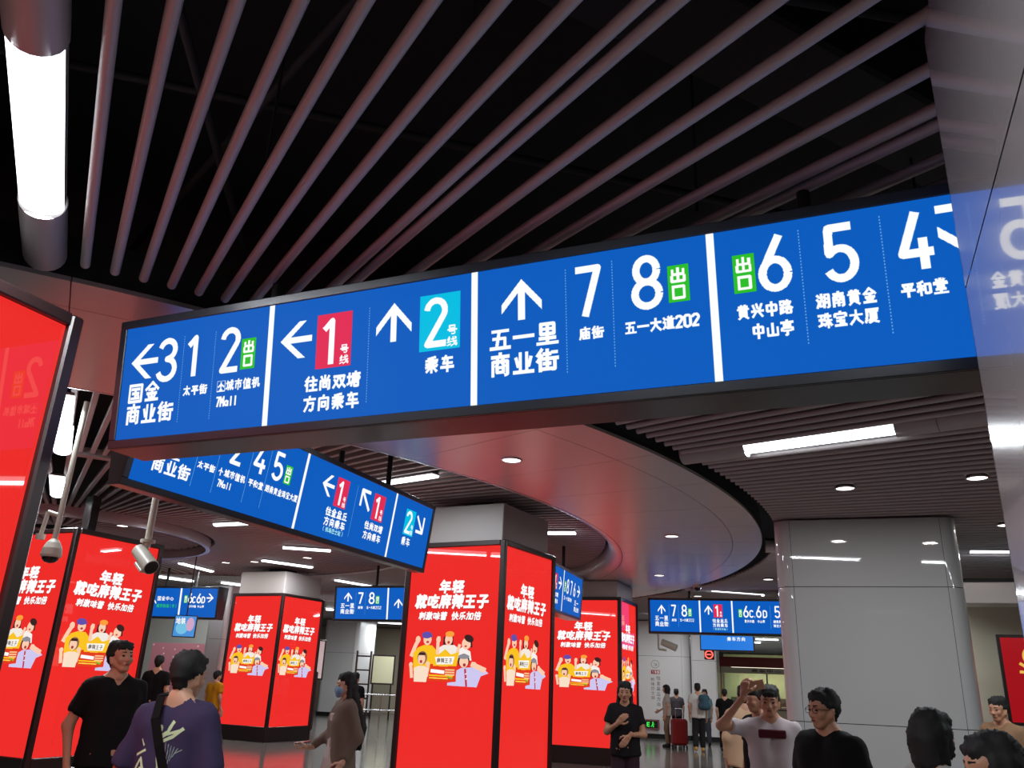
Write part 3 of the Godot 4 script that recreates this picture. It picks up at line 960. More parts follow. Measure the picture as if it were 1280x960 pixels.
	g["就"] = [[5, 0.3, 5, 2.5], [1, 2.8, 10, 2.8], [2.5, 5.5, 8.5, 5.5, 8.5, 9, 2.5, 9, 2.5, 5.5], [5.5, 9, 5.5, 18, 4, 18.5], [3, 11, 1.2, 16], [7.8, 11, 9.8, 15], [10.5, 6, 19, 6], [13.5, 1, 13.5, 9, 10.5, 18.5], [15.2, 8, 15.2, 17.5, 18.5, 17.8, 19.2, 15], [16.5, 2, 18, 4.2]]
	g["吃"] = [[1.5, 4, 7, 4, 7, 14, 1.5, 14, 1.5, 4], [11.5, 1, 9, 7.5], [10.5, 4.5, 19, 4.5], [10, 9, 17, 9, 10.5, 14.5, 10.5, 17.5, 18, 17.8, 19, 14.5]]
	g["麻"] = [[10, 0.3, 11, 2.5], [3, 3, 18.5, 3], [3, 3, 3, 11, 1, 18.5], [5, 7, 10.5, 7], [7.8, 4.5, 7.8, 18.5], [7.8, 7.5, 5, 14], [8, 8, 10.5, 12], [11.5, 7, 18.5, 7], [15, 4.5, 15, 18.5], [15, 7.5, 11.8, 14], [15.3, 8, 18.8, 14]]
	g["辣"] = [[5, 0.5, 5, 2.5], [1, 3, 9.5, 3], [3, 4.5, 4, 7], [7.5, 4.5, 6.5, 7], [0.8, 8, 9.8, 8], [1.5, 12, 9, 12], [5.2, 8, 5.2, 15, 3.5, 19], [10, 3.5, 19.3, 3.5], [14.6, 0.5, 14.6, 19], [11, 6.5, 18.3, 6.5, 18.3, 11, 11, 11, 11, 6.5], [14.4, 11.5, 10.5, 16.5], [14.8, 11.5, 19, 16.5]]
	g["王"] = [[2.5, 3, 17.5, 3], [3.5, 10, 16.5, 10], [1.2, 17.8, 18.8, 17.8], [10, 3, 10, 17.8]]
	g["子"] = [[4, 2.5, 16, 2.5, 10.5, 7.5, 10.5, 17.5, 9, 18.8, 6.5, 18], [1.2, 10.5, 18.8, 10.5]]
	g["刺"] = [[1, 4, 11.5, 4], [6.2, 1, 6.2, 19], [2.5, 7, 10, 7, 10, 10.5], [2.5, 7, 2.5, 10.5], [6, 10, 1, 16], [6.5, 10.5, 11, 14.5], [14, 4, 14, 13], [18, 1, 18, 17.5, 15.5, 18.5]]
	g["激"] = [[1.5, 2, 3.2, 4], [0.8, 7.5, 2.6, 9.5], [0.8, 18, 3.2, 12], [8, 0.5, 7, 3], [5, 3, 10.5, 3, 10.5, 8, 5, 8, 5, 3], [5, 5.5, 10.5, 5.5], [4.5, 10.5, 11.5, 10.5], [7.5, 8.5, 7.5, 12, 4.5, 18.5], [7.3, 13, 10.5, 13, 10, 18, 8.5, 18.3], [14.5, 0.8, 12, 8], [13.5, 5, 19.3, 5], [17.5, 5, 16, 12, 11.5, 18.8], [13.3, 8, 16, 14.5, 19.3, 18.5]]
	g["味"] = [[1.5, 4, 7, 4, 7, 14.5, 1.5, 14.5, 1.5, 4], [9, 5.5, 18.5, 5.5], [8.2, 10, 19.5, 10], [13.8, 1, 13.8, 19.3], [13.5, 10.5, 8.5, 17], [14.1, 10.5, 19.3, 17]]
	g["蕾"] = [[1.5, 2.8, 18.5, 2.8], [6.5, 0.8, 6.5, 4.6], [13.5, 0.8, 13.5, 4.6], [4, 5.6, 16, 5.6], [2, 9.5, 2, 7.4, 18, 7.4, 18, 9.5], [10, 5.6, 10, 11.3], [5, 9.2, 8, 9.2], [12, 9.2, 15, 9.2], [5, 11, 8, 11], [12, 11, 15, 11], [4, 12.8, 16, 12.8, 16, 18.8, 4, 18.8, 4, 12.8], [4, 15.8, 16, 15.8], [10, 12.8, 10, 18.8]]
	g["快"] = [[4, 1, 4, 19.5], [1.5, 6, 1, 10.5], [6, 5, 7.3, 8.5], [9, 5.5, 17, 5.5, 17, 10.5], [7.5, 10.7, 19.5, 10.7], [12.8, 1, 12.8, 10.5, 8, 18.8], [13.2, 11, 15, 15.5, 19.3, 18.8]]
	g["乐"] = [[15.5, 1.5, 4, 3.5], [4, 3.5, 3.2, 10, 18, 10], [10.2, 5.5, 10.2, 18, 8.3, 18.6], [5.5, 12.5, 2.2, 17], [14.8, 12.5, 18, 16.5]]
	g["加"] = [[1, 5.5, 9.5, 5.5, 9, 17, 7, 18], [5, 1, 5, 8, 1, 18.5], [12, 4.5, 18.5, 4.5, 18.5, 17.5, 12, 17.5, 12, 4.5]]
	g["倍"] = [[5, 1, 1, 9], [3.5, 6, 3.5, 19.3], [12.8, 0.5, 12.8, 3], [7.5, 3.5, 18.5, 3.5], [9.8, 5, 10.8, 8.5], [16.2, 5, 15, 8.5], [6.8, 9.5, 19.3, 9.5], [8.8, 12, 17.5, 12, 17.5, 18.5, 8.8, 18.5, 8.8, 12]]
	g["天"] = [[3, 3.5, 17, 3.5], [1.5, 9, 18.5, 9], [10, 3.5, 10, 9, 7.5, 14, 2, 18.5], [10.3, 9.5, 13, 14.5, 18.3, 18.5]]
	g["闻"] = [[3, 1, 5, 3.5], [2.5, 5, 2.5, 19], [7.5, 2.8, 17.5, 2.8, 17.5, 18, 15.5, 18.6], [6, 6.5, 14.5, 6.5], [7.5, 6.5, 7.5, 15], [13, 6.5, 13, 18], [7.5, 9.3, 13, 9.3], [7.5, 12, 13, 12], [5.5, 15.8, 14.5, 14.5]]
	g["地"] = [[0.8, 6.8, 7, 6.8], [4, 2, 4, 15], [0.5, 16.3, 7.5, 13.8], [8, 9, 18, 5.5, 18, 11.5, 16.3, 12], [9.8, 4, 9.8, 17.5, 18.5, 17.8, 19.2, 14], [13.8, 1, 13.8, 14.5]]
	g["铁"] = [[4.5, 1, 1, 7], [3.5, 4, 8, 4], [2, 8, 8, 8], [1.5, 12, 8.3, 12], [5, 8, 5, 18, 8.5, 15.5], [12, 2, 10, 8], [11, 5.5, 18.5, 5.5], [9.2, 10.8, 19.3, 10.8], [14.5, 1, 14.5, 10.5, 9.5, 18.8], [14.8, 11, 16, 15, 19.3, 18.5]]
	g["心"] = [[3, 9, 1.5, 15], [7, 6, 7, 16, 9, 18, 14.5, 18, 15.5, 14], [10.5, 5, 12.5, 9], [16, 8.5, 18.5, 14]]
	g["场"] = [[0.8, 6.8, 7, 6.8], [4, 2, 4, 15], [0.5, 16, 7.5, 13.8], [9, 2.5, 16.5, 2.5, 10, 9, 18.5, 9, 17.5, 17.5, 15, 18.5], [13, 9.5, 8.5, 17], [16, 9.5, 11.5, 18.5]]
	g["巴"] = [[3.5, 9.5, 16.5, 9.5, 16.5, 3, 3.5, 3, 3.5, 17.5, 18, 17.5, 18.5, 14], [10, 3, 10, 9.5]]
	g["士"] = [[1.5, 7.5, 18.5, 7.5], [10, 1.5, 10, 17.8], [3.5, 18, 16.5, 18]]
	g["站"] = [[4.5, 1, 5, 4], [1, 5, 8.5, 5], [2.5, 8, 3.5, 14], [7, 8, 6, 14], [0.8, 17, 9, 15.5], [14, 1, 14, 10], [14, 5.5, 19, 5.5], [10.5, 10, 18, 10, 18, 18.5, 10.5, 18.5, 10.5, 10]]

# ------------------------------------------------------------------ what the screens show
const BLUE := Color8(10, 92, 190)
const WHITE := Color8(255, 255, 255)
const GREEN := Color8(46, 190, 40)
const LINE_RED := Color8(226, 44, 84)
const LINE_CYAN := Color8(0, 190, 226)
const DOT := Color8(110, 170, 225)


func arrow(c: Canvas, tip: Vector2, dir: Vector2, size := 0.21, wd := 0.036) -> void:
	var side := dir.orthogonal()
	var tail := tip - dir * size
	var reach := size * 0.5
	for k in [-1.0, 1.0]:
		var e: Vector2 = tip - dir * reach * 1.15 + side * reach * k
		var inner := dir * wd * 1.35
		c.shape([tip.x, tip.y, e.x, e.y, e.x - inner.x, e.y - inner.y, tip.x - inner.x, tip.y - inner.y], WHITE)
	c.line([tip.x - dir.x * wd * 0.8, tip.y - dir.y * wd * 0.8, tail.x, tail.y], wd, WHITE)


func exit_tag(c: Canvas, x0: float, y0: float, x1: float, y1: float) -> void:
	c.rect(x0, y0, x1, y1, GREEN)
	var m := (x1 - x0) * 0.13
	var mid := (y0 + y1) * 0.5
	c.put("出", x0 + m, y0 + m, x1 - m, mid - m * 0.2, (x1 - x0) * 0.14, WHITE)
	c.put("口", x0 + m, mid, x1 - m, y1 - m * 0.5, (x1 - x0) * 0.14, WHITE)


func line_tag(c: Canvas, num: String, col: Color, x0: float, y0: float, x1: float, y1: float) -> void:
	c.rect(x0, y0, x1, y1, col)
	var w := x1 - x0
	c.put(num, x0 + w * 0.12, y0 + 0.02, x0 + w * 0.68, y1 - 0.02, w * 0.15, WHITE)
	c.put("号", x0 + w * 0.68, y1 - w * 0.55, x0 + w * 0.93, y1 - w * 0.32, 0.0075, WHITE)
	c.put("线", x0 + w * 0.68, y1 - w * 0.28, x0 + w * 0.93, y1 - w * 0.05, 0.0075, WHITE)


func print_main_sign() -> ImageTexture:
	var k := 2048.0 / 4.8
	var c := Canvas.new(2048, roundi(0.685 * k), BLUE, k, GLYPH)
	for x in [1.083, 2.332, 3.497]:
		c.rect(x - 0.017, 0, x + 0.017, 0.7, WHITE)
	for x in [[0.461, 0.1], [0.694, 0.1], [1.723, 0.1], [2.813, 0.06], [3.043, 0.055], [3.872, 0.05], [4.192, 0.045]]:
		c.dotted(x[0], x[1], x[1] + 0.51, DOT)
	arrow(c, Vector2(0.06, 0.222), Vector2.LEFT)
	c.put("3", 0.268, 0.1, 0.418, 0.357, 0.037, WHITE)
	c.put("1", 0.482, 0.1, 0.602, 0.352, 0.036, WHITE)
	c.put("2", 0.738, 0.094, 0.872, 0.356, 0.036, WHITE)
	exit_tag(c, 0.887, 0.17, 0.988, 0.347)
	c.text("国金", 0.062, 0.351, 0.306, 0.468, 0.0178, WHITE)
	c.text("商业街", 0.061, 0.48, 0.421, 0.6, 0.0178, WHITE)
	c.text("太平街", 0.486, 0.404, 0.661, 0.464, 0.0104, WHITE)
	c.rect(0.733, 0.4, 0.792, 0.463, WHITE)
	c.rect(0.737, 0.404, 0.788, 0.459, BLUE)
	c.line([0.762, 0.407, 0.762, 0.456], 0.0104, WHITE)
	c.line([0.741, 0.437, 0.762, 0.42, 0.784, 0.437], 0.0104, WHITE)
	c.line([0.75, 0.455, 0.762, 0.447, 0.774, 0.455], 0.006, WHITE)
	c.text("城市值机", 0.797, 0.4, 1.031, 0.463, 0.0098, WHITE)
	c.text("7Mall", 0.733, 0.492, 0.885, 0.55, 0.0125, WHITE)
	arrow(c, Vector2(1.155, 0.222), Vector2.LEFT)
	line_tag(c, "1", LINE_RED, 1.395, 0.101, 1.618, 0.404)
	c.text("往尚双塘", 1.334, 0.439, 1.681, 0.523, 0.0143, WHITE)
	c.text("方向乘车", 1.331, 0.548, 1.678, 0.632, 0.0143, WHITE)
	arrow(c, Vector2(1.872, 0.096), Vector2.UP)
	line_tag(c, "2", LINE_CYAN, 2.026, 0.085, 2.255, 0.383)
	c.text("乘车", 2.059, 0.413, 2.225, 0.498, 0.0143, WHITE)
	arrow(c, Vector2(2.585, 0.074), Vector2.UP)
	c.text("五一里", 2.418, 0.31, 2.771, 0.425, 0.0178, WHITE)
	c.text("商业街", 2.418, 0.44, 2.768, 0.556, 0.0178, WHITE)
	c.put("7", 2.852, 0.058, 2.988, 0.311, 0.036, WHITE)
	c.text("庙街", 2.876, 0.362, 2.992, 0.424, 0.0104, WHITE)
	c.put("8", 3.134, 0.056, 3.272, 0.312, 0.036, WHITE)
	exit_tag(c, 3.299, 0.124, 3.394, 0.299)
	c.text("五一大道", 3.094, 0.362, 3.32, 0.424, 0.0104, WHITE)
	c.text("202", 3.325, 0.364, 3.431, 0.422, 0.0135, WHITE)
	exit_tag(c, 3.588, 0.122, 3.681, 0.299)
	c.put("6", 3.698, 0.05, 3.83, 0.31, 0.036, WHITE)
	c.text("黄兴中路", 3.593, 0.355, 3.822, 0.42, 0.0108, WHITE)
	c.text("中山亭", 3.65, 0.446, 3.82, 0.514, 0.0108, WHITE)
	c.put("5", 3.962, 0.05, 4.094, 0.308, 0.036, WHITE)
	c.text("湖南黄金", 3.918, 0.35, 4.15, 0.417, 0.0108, WHITE)
	c.text("珠宝大厦", 3.918, 0.436, 4.15, 0.502, 0.0108, WHITE)
	c.put("4", 4.248, 0.045, 4.378, 0.302, 0.036, WHITE)
	c.text("平和堂", 4.24, 0.35, 4.41, 0.415, 0.0108, WHITE)
	c.line([4.4, 0.058, 4.555, 0.058, 4.555, 0.24], 0.036, WHITE)
	c.shape([4.4, 0.13, 4.555, 0.268, 4.555, 0.316, 4.4, 0.178], WHITE)
	c.shape([4.7, 0.13, 4.555, 0.268, 4.555, 0.316, 4.7, 0.178], WHITE)
	return c.tex()


func print_second_sign() -> ImageTexture:
	var k := 2048.0 / 4.62
	var c := Canvas.new(2048, roundi(0.71 * k), BLUE, k, GLYPH)
	for x in [1.975, 3.712]:
		c.rect(x - 0.018, 0, x + 0.018, 0.72, WHITE)
	for x in [0.594, 0.83, 1.21, 1.448, 2.901]:
		c.dotted(x, 0.1, 0.62, DOT, 0.007)
	arrow(c, Vector2(0.17, 0.23), Vector2.LEFT)
	c.put("3", 0.4, 0.1, 0.55, 0.352, 0.037, WHITE)
	c.text("国金", 0.171, 0.365, 0.43, 0.48, 0.0178, WHITE)
	c.text("商业街", 0.171, 0.488, 0.562, 0.605, 0.0178, WHITE)
	c.put("1", 0.65, 0.1, 0.77, 0.352, 0.036, WHITE)
	c.text("太平街", 0.615, 0.415, 0.814, 0.475, 0.0108, WHITE)
	c.put("2", 0.95, 0.098, 1.09, 0.352, 0.036, WHITE)
	c.line([0.885, 0.41, 0.885, 0.475], 0.01, WHITE)
	c.line([0.86, 0.445, 0.885, 0.428, 0.91, 0.445], 0.01, WHITE)
	c.text("城市值机", 0.93, 0.408, 1.19, 0.474, 0.0104, WHITE)
	c.text("7Mall", 0.876, 0.505, 1.05, 0.565, 0.012, WHITE)
	c.put("4", 1.24, 0.1, 1.4, 0.35, 0.036, WHITE)
	c.text("平和堂", 1.235, 0.412, 1.436, 0.475, 0.0108, WHITE)
	c.put("5", 1.5, 0.1, 1.65, 0.352, 0.036, WHITE)
	exit_tag(c, 1.684, 0.182, 1.785, 0.352)
	c.text("湖南黄金珠宝大厦", 1.468, 0.412, 1.945, 0.475, 0.0098, WHITE)
	arrow(c, Vector2(2.276, 0.21), Vector2.LEFT)
	line_tag(c, "1", LINE_RED, 2.523, 0.093, 2.742, 0.381)
	c.text("往金盆丘", 2.429, 0.408, 2.815, 0.49, 0.0143, WHITE)
	c.text("方向乘车", 2.429, 0.505, 2.81, 0.588, 0.0143, WHITE)
	c.text("(机场巴士站)", 2.432, 0.597, 2.81, 0.647, 0.007, Color8(170, 235, 235))
	var d := Vector2(-0.7071, -0.7071)
	c.line([3.02, 0.135, 3.19, 0.305], 0.036, WHITE)
	c.line([3.17, 0.118, 3.003, 0.118, 3.003, 0.285], 0.036, WHITE)
	line_tag(c, "1", LINE_RED, 3.253, 0.094, 3.49, 0.375)
	c.text("往尚双塘", 3.166, 0.408, 3.54, 0.49, 0.0143, WHITE)
	c.text("方向乘车", 3.166, 0.512, 3.535, 0.594, 0.0143, WHITE)
	line_tag(c, "2", LINE_CYAN, 3.985, 0.112, 4.225, 0.405)
	c.line([4.27, 0.145, 4.43, 0.305], 0.036, WHITE)
	c.line([4.446, 0.135, 4.446, 0.322, 4.28, 0.322], 0.036, WHITE)
	c.text("乘车", 3.992, 0.43, 4.2, 0.525, 0.0143, WHITE)
	return c.tex()


func print_far_sign(kind: int) -> ImageTexture:
	var length: float = [4.6, 2.6, 2.9, 2.6][kind]
	var k := 1024.0 / length
	var c := Canvas.new(1024, roundi(0.7 * k), BLUE, k, GLYPH)
	if kind == 0 or kind == 1:
		arrow(c, Vector2(0.32, 0.1), Vector2.UP)
		c.text("五一里", 0.13, 0.345, 0.5, 0.46, 0.0165, WHITE)
		c.text("商业街", 0.13, 0.475, 0.5, 0.59, 0.0165, WHITE)
		c.put("7", 0.58, 0.1, 0.73, 0.36, 0.037, WHITE)
		c.put("8", 0.88, 0.1, 1.03, 0.36, 0.037, WHITE)
		exit_tag(c, 1.06, 0.18, 1.16, 0.36)
		c.text("庙街", 0.6, 0.41, 0.73, 0.475, 0.01, WHITE)
		c.text("五一大道202", 0.83, 0.41, 1.22, 0.475, 0.01, WHITE)
		for x in [0.53, 0.79]:
			c.dotted(x, 0.1, 0.6, DOT, 0.007)
		c.rect(1.36, 0, 1.4, 0.7, WHITE)
	if kind == 0:
		arrow(c, Vector2(1.62, 0.1), Vector2.UP)
		line_tag(c, "1", LINE_RED, 1.76, 0.08, 2.0, 0.37)
		c.text("往金盆丘", 1.72, 0.4, 2.13, 0.485, 0.0135, WHITE)
		c.text("方向乘车", 1.72, 0.5, 2.13, 0.585, 0.0135, WHITE)
		c.text("(机场巴士站)", 1.72, 0.6, 2.13, 0.65, 0.007, Color8(170, 235, 235))
		c.rect(2.24, 0, 2.28, 0.7, WHITE)
		exit_tag(c, 2.43, 0.18, 2.53, 0.36)
		c.put("6", 2.56, 0.1, 2.7, 0.36, 0.037, WHITE)
		c.put("C", 2.72, 0.2, 2.83, 0.36, 0.032, WHITE)
		c.put(".", 2.82, 0.1, 2.9, 0.38, 0.036, WHITE)
		c.put("6", 2.9, 0.1, 3.04, 0.36, 0.037, WHITE)
		c.put("D", 3.07, 0.2, 3.19, 0.36, 0.032, WHITE)
		c.text("黄兴中路", 2.58, 0.41, 2.84, 0.475, 0.01, WHITE)
		c.text("中山亭", 2.92, 0.41, 3.12, 0.475, 0.01, WHITE)
		c.dotted(3.27, 0.1, 0.6, DOT, 0.007)
		c.put("5", 3.38, 0.1, 3.53, 0.36, 0.037, WHITE)
		c.text("湖南黄金", 3.34, 0.41, 3.62, 0.475, 0.01, WHITE)
		c.text("珠宝大厦", 3.34, 0.5, 3.62, 0.565, 0.01, WHITE)
		c.put("4", 3.78, 0.1, 3.93, 0.36, 0.037, WHITE)
		c.text("平和堂", 3.74, 0.41, 3.96, 0.475, 0.01, WHITE)
		arrow(c, Vector2(4.35, 0.23), Vector2.RIGHT)
	if kind == 1:
		arrow(c, Vector2(1.66, 0.24), Vector2.UP)
		line_tag(c, "1", LINE_RED, 1.9, 0.1, 2.13, 0.39)
		c.text("方向乘车", 1.85, 0.45, 2.25, 0.54, 0.0135, WHITE)
	if kind == 2:
		c.put("7", 0.16, 0.15, 0.3, 0.4, 0.037, WHITE)
		c.text("庙街", 0.14, 0.43, 0.32, 0.5, 0.011, WHITE)
		c.rect(0.72, 0, 0.77, 0.7, WHITE)
		arrow(c, Vector2(0.97, 0.23), Vector2.UP, 0.22)
		c.text("国金中心", 1.1, 0.2, 1.6, 0.31, 0.015, WHITE)
		c.text("城市机场", 1.1, 0.39, 1.48, 0.49, 0.013, Color8(40, 190, 90))
		c.text("(中)", 1.5, 0.39, 1.72, 0.49, 0.013, Color8(40, 190, 90))
		c.rect(1.78, 0, 1.83, 0.7, WHITE)
		exit_tag(c, 1.92, 0.17, 2.02, 0.36)
		c.put("6", 2.04, 0.12, 2.17, 0.36, 0.036, WHITE)
		c.put("C", 2.17, 0.2, 2.27, 0.36, 0.032, WHITE)
		c.put("6", 2.3, 0.12, 2.43, 0.36, 0.036, WHITE)
		c.put("D", 2.44, 0.2, 2.55, 0.36, 0.032, WHITE)
		arrow(c, Vector2(2.8, 0.23), Vector2.RIGHT)
		c.text("黄兴中路", 2.06, 0.41, 2.3, 0.475, 0.01, WHITE)
		c.text("中山亭", 2.34, 0.41, 2.54, 0.475, 0.01, WHITE)
	if kind == 3:
		line_tag(c, "1", LINE_RED, 0.1, 0.12, 0.3, 0.38)
		c.line([0.56, 0.12, 0.4, 0.12, 0.4, 0.29], 0.034, WHITE)
		c.line([0.4, 0.12, 0.56, 0.3], 0.034, WHITE)
		line_tag(c, "1", LINE_RED, 0.66, 0.12, 0.86, 0.38)
		arrow(c, Vector2(1.16, 0.25), Vector2.RIGHT)
		c.text("往金盆丘", 0.06, 0.42, 0.42, 0.5, 0.013, WHITE)
		c.text("往尚双塘", 0.62, 0.42, 0.98, 0.5, 0.013, WHITE)
		c.text("方向乘车", 0.06, 0.53, 0.42, 0.61, 0.013, WHITE)
		c.text("方向乘车", 0.62, 0.53, 0.98, 0.61, 0.013, WHITE)
		c.rect(1.24, 0, 1.28, 0.7, WHITE)
		exit_tag(c, 1.34, 0.17, 1.44, 0.36)
		c.put("8", 1.5, 0.12, 1.64, 0.37, 0.036, WHITE)
		c.put("7", 1.74, 0.12, 1.88, 0.37, 0.036, WHITE)
		c.put("6", 1.98, 0.12, 2.12, 0.37, 0.036, WHITE)
		arrow(c, Vector2(2.47, 0.25), Vector2.RIGHT)
		c.text("五一大道庙街", 1.36, 0.42, 1.9, 0.49, 0.01, WHITE)
		c.text("五一", 2.1, 0.42, 2.4, 0.52, 0.014, WHITE)
		c.text("商业街", 2.1, 0.54, 2.45, 0.63, 0.014, WHITE)
	return c.tex()


func print_poster() -> ImageTexture:
	# units: the screen is 1.46 wide and 3.02 high
	var k := 700.0 / 1.46
	var red := Color8(236, 44, 40)
	var c := Canvas.new(700, roundi(3.02 * k), red, k, GLYPH)
	c.skew = 0.16
	for pass_ in 2:
		var o: float = [0.009, 0.0][pass_]
		var col: Color = [Color8(186, 30, 26), WHITE][pass_]
		c.text("年轻", 0.5 + o, 0.47 + o, 0.9 + o, 0.645 + o, 0.036, col)
		c.text("就吃麻辣王子", 0.12 + o, 0.665 + o, 1.3 + o, 0.86 + o, 0.036, col)
		c.text("刺激味蕾", 0.19 + o, 0.905 + o, 0.65 + o, 1.015 + o, 0.019, col)
		c.text("快乐加倍", 0.73 + o, 0.905 + o, 1.19 + o, 1.015 + o, 0.019, col)
	c.skew = 0.0
	var skin := Color8(250, 205, 175)
	var dark := Color8(50, 35, 35)
	var yellow := Color8(250, 195, 35)
	var cream := Color8(248, 225, 200)
	var lav := Color8(205, 200, 240)
	# from here on: a local drawing grid for the group of five and the snack bag
	var g := Canvas.new(1, 1, red, 1.0, {})
	g.im = c.im
	var sx := 700.0 / 570.0
	var sy := 0.73 * k / 370.0
	var at := func(flat: Array) -> Array:
		var o := []
		for q in range(0, flat.size(), 2):
			o.append_array([(flat[q] - 18.0) * sx, 1.165 * k + (flat[q + 1] - 545.0) * sy])
		return o
	var ov := func(x: float, y: float, rx: float, ry: float, col: Color, turn := 0.0) -> void:
		var p: Array = at.call([x, y])
		g.oval(p[0], p[1], rx * sx, ry * sy, col, turn)
	var ln := func(flat: Array, wd: float, col: Color) -> void:
		g.line(at.call(flat), wd * sx, col, 0.3)
	var sh := func(flat: Array, col: Color) -> void:
		g.shape(at.call(flat), col)
	# man in a yellow shirt and a violet cap, hand up
	ln.call([62, 715, 82, 650, 97, 612], 24, skin)
	ov.call(97, 606, 16, 25, skin)
	sh.call([72, 700, 100, 660, 140, 642, 190, 645, 222, 680, 222, 820, 80, 820], yellow)
	ov.call(158, 606, 26, 38, skin)
	ov.call(152, 574, 32, 24, Color8(95, 80, 170))
	ln.call([130, 588, 186, 582], 10, Color8(95, 80, 170))
	ov.call(160, 622, 9, 8, Color8(190, 60, 60))
	# woman with an orange cap, thumb up
	ln.call([268, 590, 264, 690], 14, dark)
	ln.call([314, 590, 316, 690], 14, dark)
	sh.call([232, 660, 262, 640, 330, 640, 360, 665, 360, 740, 232, 740], Color8(240, 235, 225))
	ln.call([228, 700, 226, 625, 230, 590], 20, skin)
	ov.call(228, 605, 14, 22, skin)
	ov.call(293, 604, 24, 38, skin)
	ov.call(298, 566, 28, 20, Color8(250, 160, 60))
	ov.call(293, 622, 8, 10, Color8(190, 60, 60))
	# man leaning in from the right
	sh.call([350, 680, 380, 650, 430, 680, 440, 740, 350, 740], Color8(245, 240, 235))
	ov.call(404, 628, 28, 40, skin, 0.35)
	ov.call(418, 594, 30, 24, dark, 0.35)
	ln.call([432, 600, 436, 650], 10, dark)
	ln.call([350, 690, 362, 640], 18, skin)
	ov.call(400, 646, 8, 7, Color8(200, 80, 80))
	# woman in front on the left, fists up
	ov.call(132, 730, 32, 46, Color8(150, 110, 80))
	ln.call([72, 860, 62, 785], 20, skin)
	ov.call(62, 778, 13, 17, skin)
	ln.call([168, 850, 172, 790], 18, skin)
	ov.call(170, 770, 13, 17, skin)
	sh.call([82, 800, 110, 785, 150, 785, 176, 800, 168, 892, 88, 892], cream)
	ov.call(128, 738, 24, 38, skin)
	ov.call(126, 756, 8, 11, Color8(170, 50, 50))
	sh.call([105, 712, 152, 712, 148, 695, 112, 695], dark)
	# student in a lavender shirt with a striped tie
	sh.call([348, 810, 380, 790, 430, 785, 500, 775, 545, 820, 500, 840, 478, 912, 300, 908, 300, 890, 352, 880], lav)
	ln.call([445, 765, 520, 800], 26, skin)
	ov.call(455, 762, 16, 14, skin)
	ov.call(392, 742, 36, 46, dark)
	ov.call(394, 750, 28, 38, skin)
	ov.call(392, 715, 34, 16, Color8(140, 140, 150))
	ov.call(398, 770, 9, 11, Color8(170, 50, 50))
	ln.call([404, 800, 416, 905], 12, Color8(190, 60, 80))
	ln.call([406, 830, 414, 826], 5, WHITE)
	ln.call([410, 862, 418, 858], 5, WHITE)
	# the snack bag with a crown-shaped top
	sh.call([186, 770, 355, 766, 347, 884, 176, 882], Color8(226, 62, 30))
	sh.call([194, 690, 232, 708, 275, 668, 312, 704, 362, 684, 350, 780, 204, 782], yellow)
	sh.call([212, 722, 336, 716, 326, 768, 226, 772], Color8(252, 248, 240))
	var q1: Array = at.call([226, 728])
	var q2: Array = at.call([322, 762])
	g.glyphs = GLYPH
	g.text("麻辣王子", q1[0], q1[1], q2[0], q2[1], 3.2, Color8(60, 50, 40))
	ln.call([245, 780, 295, 780], 7, Color8(250, 190, 60))
	ln.call([196, 815, 272, 822], 18, WHITE)
	for y in [806, 822, 838]:
		ln.call([284, y, 338, y], 7, Color8(250, 200, 150))
	ln.call([184, 845, 330, 848], 8, yellow)
	ln.call([186, 862, 300, 864], 6, Color8(255, 220, 80))
	ln.call([300, 852, 326, 862], 8, Color8(110, 180, 60))
	return c.tex()


func print_plinth() -> ImageTexture:
	# the operator's mark on the foot of the pillar
	var k := 420.0
	var c := Canvas.new(roundi(1.62 * k), roundi(0.22 * k), Color8(14, 12, 12), k, GLYPH)
	c.put("T", 0.56, 0.06, 0.64, 0.16, 0.022, WHITE)
	var w := []
	for q in 34:
		w.append_array([0.64 + q * 0.0055, 0.12 + 0.032 * sin(q * 0.98)])
	c.line(w, 0.017, WHITE, 0.3)
	c.text("天闻地铁", 0.86, 0.055, 1.16, 0.135, 0.012, WHITE)
	c.rect(0.86, 0.148, 1.16, 0.157, Color8(190, 190, 190))
	return c.tex()


func print_column_notice() -> ImageTexture:
	var k := 220.0
	var back := Color8(230, 227, 224)
	var ink := Color8(135, 128, 128)
	var c := Canvas.new(roundi(0.7 * k), roundi(1.7 * k), back, k, GLYPH)
	c.line(arc(0.35, 0.17, 0.13, 0.13, 0, 360, 24), 0.014, ink)
	c.line([0.3, 0.12, 0.4, 0.22], 0.016, ink)
	c.line([0.4, 0.13, 0.4, 0.22, 0.31, 0.22], 0.016, ink)
	c.rect(0.21, 0.37, 0.5, 0.5, Color8(170, 40, 45))
	c.text("1号线", 0.23, 0.385, 0.48, 0.485, 0.014, WHITE)
	for q in 6:
		c.put("往金盆丘方向"[q], 0.38, 0.56 + q * 0.175, 0.52, 0.7 + q * 0.175, 0.015, ink)
		if q < 5:
			c.put("机场巴士站"[q], 0.2, 0.62 + q * 0.15, 0.32, 0.74 + q * 0.15, 0.013, ink)
	return c.tex()


func print_exit_lamp() -> ImageTexture:
	var c := Canvas.new(160, 90, Color8(8, 16, 10), 1.0, GLYPH)
	var green := Color8(60, 240, 80)
	c.put("E", 14, 20, 58, 72, 13, green)
	c.oval(96, 20, 9, 9, green)
	c.line([94, 30, 88, 52, 104, 62, 100, 80], 11, green)
	c.line([88, 52, 74, 74], 10, green)
	c.line([92, 36, 116, 42], 9, green)
	return c.tex()


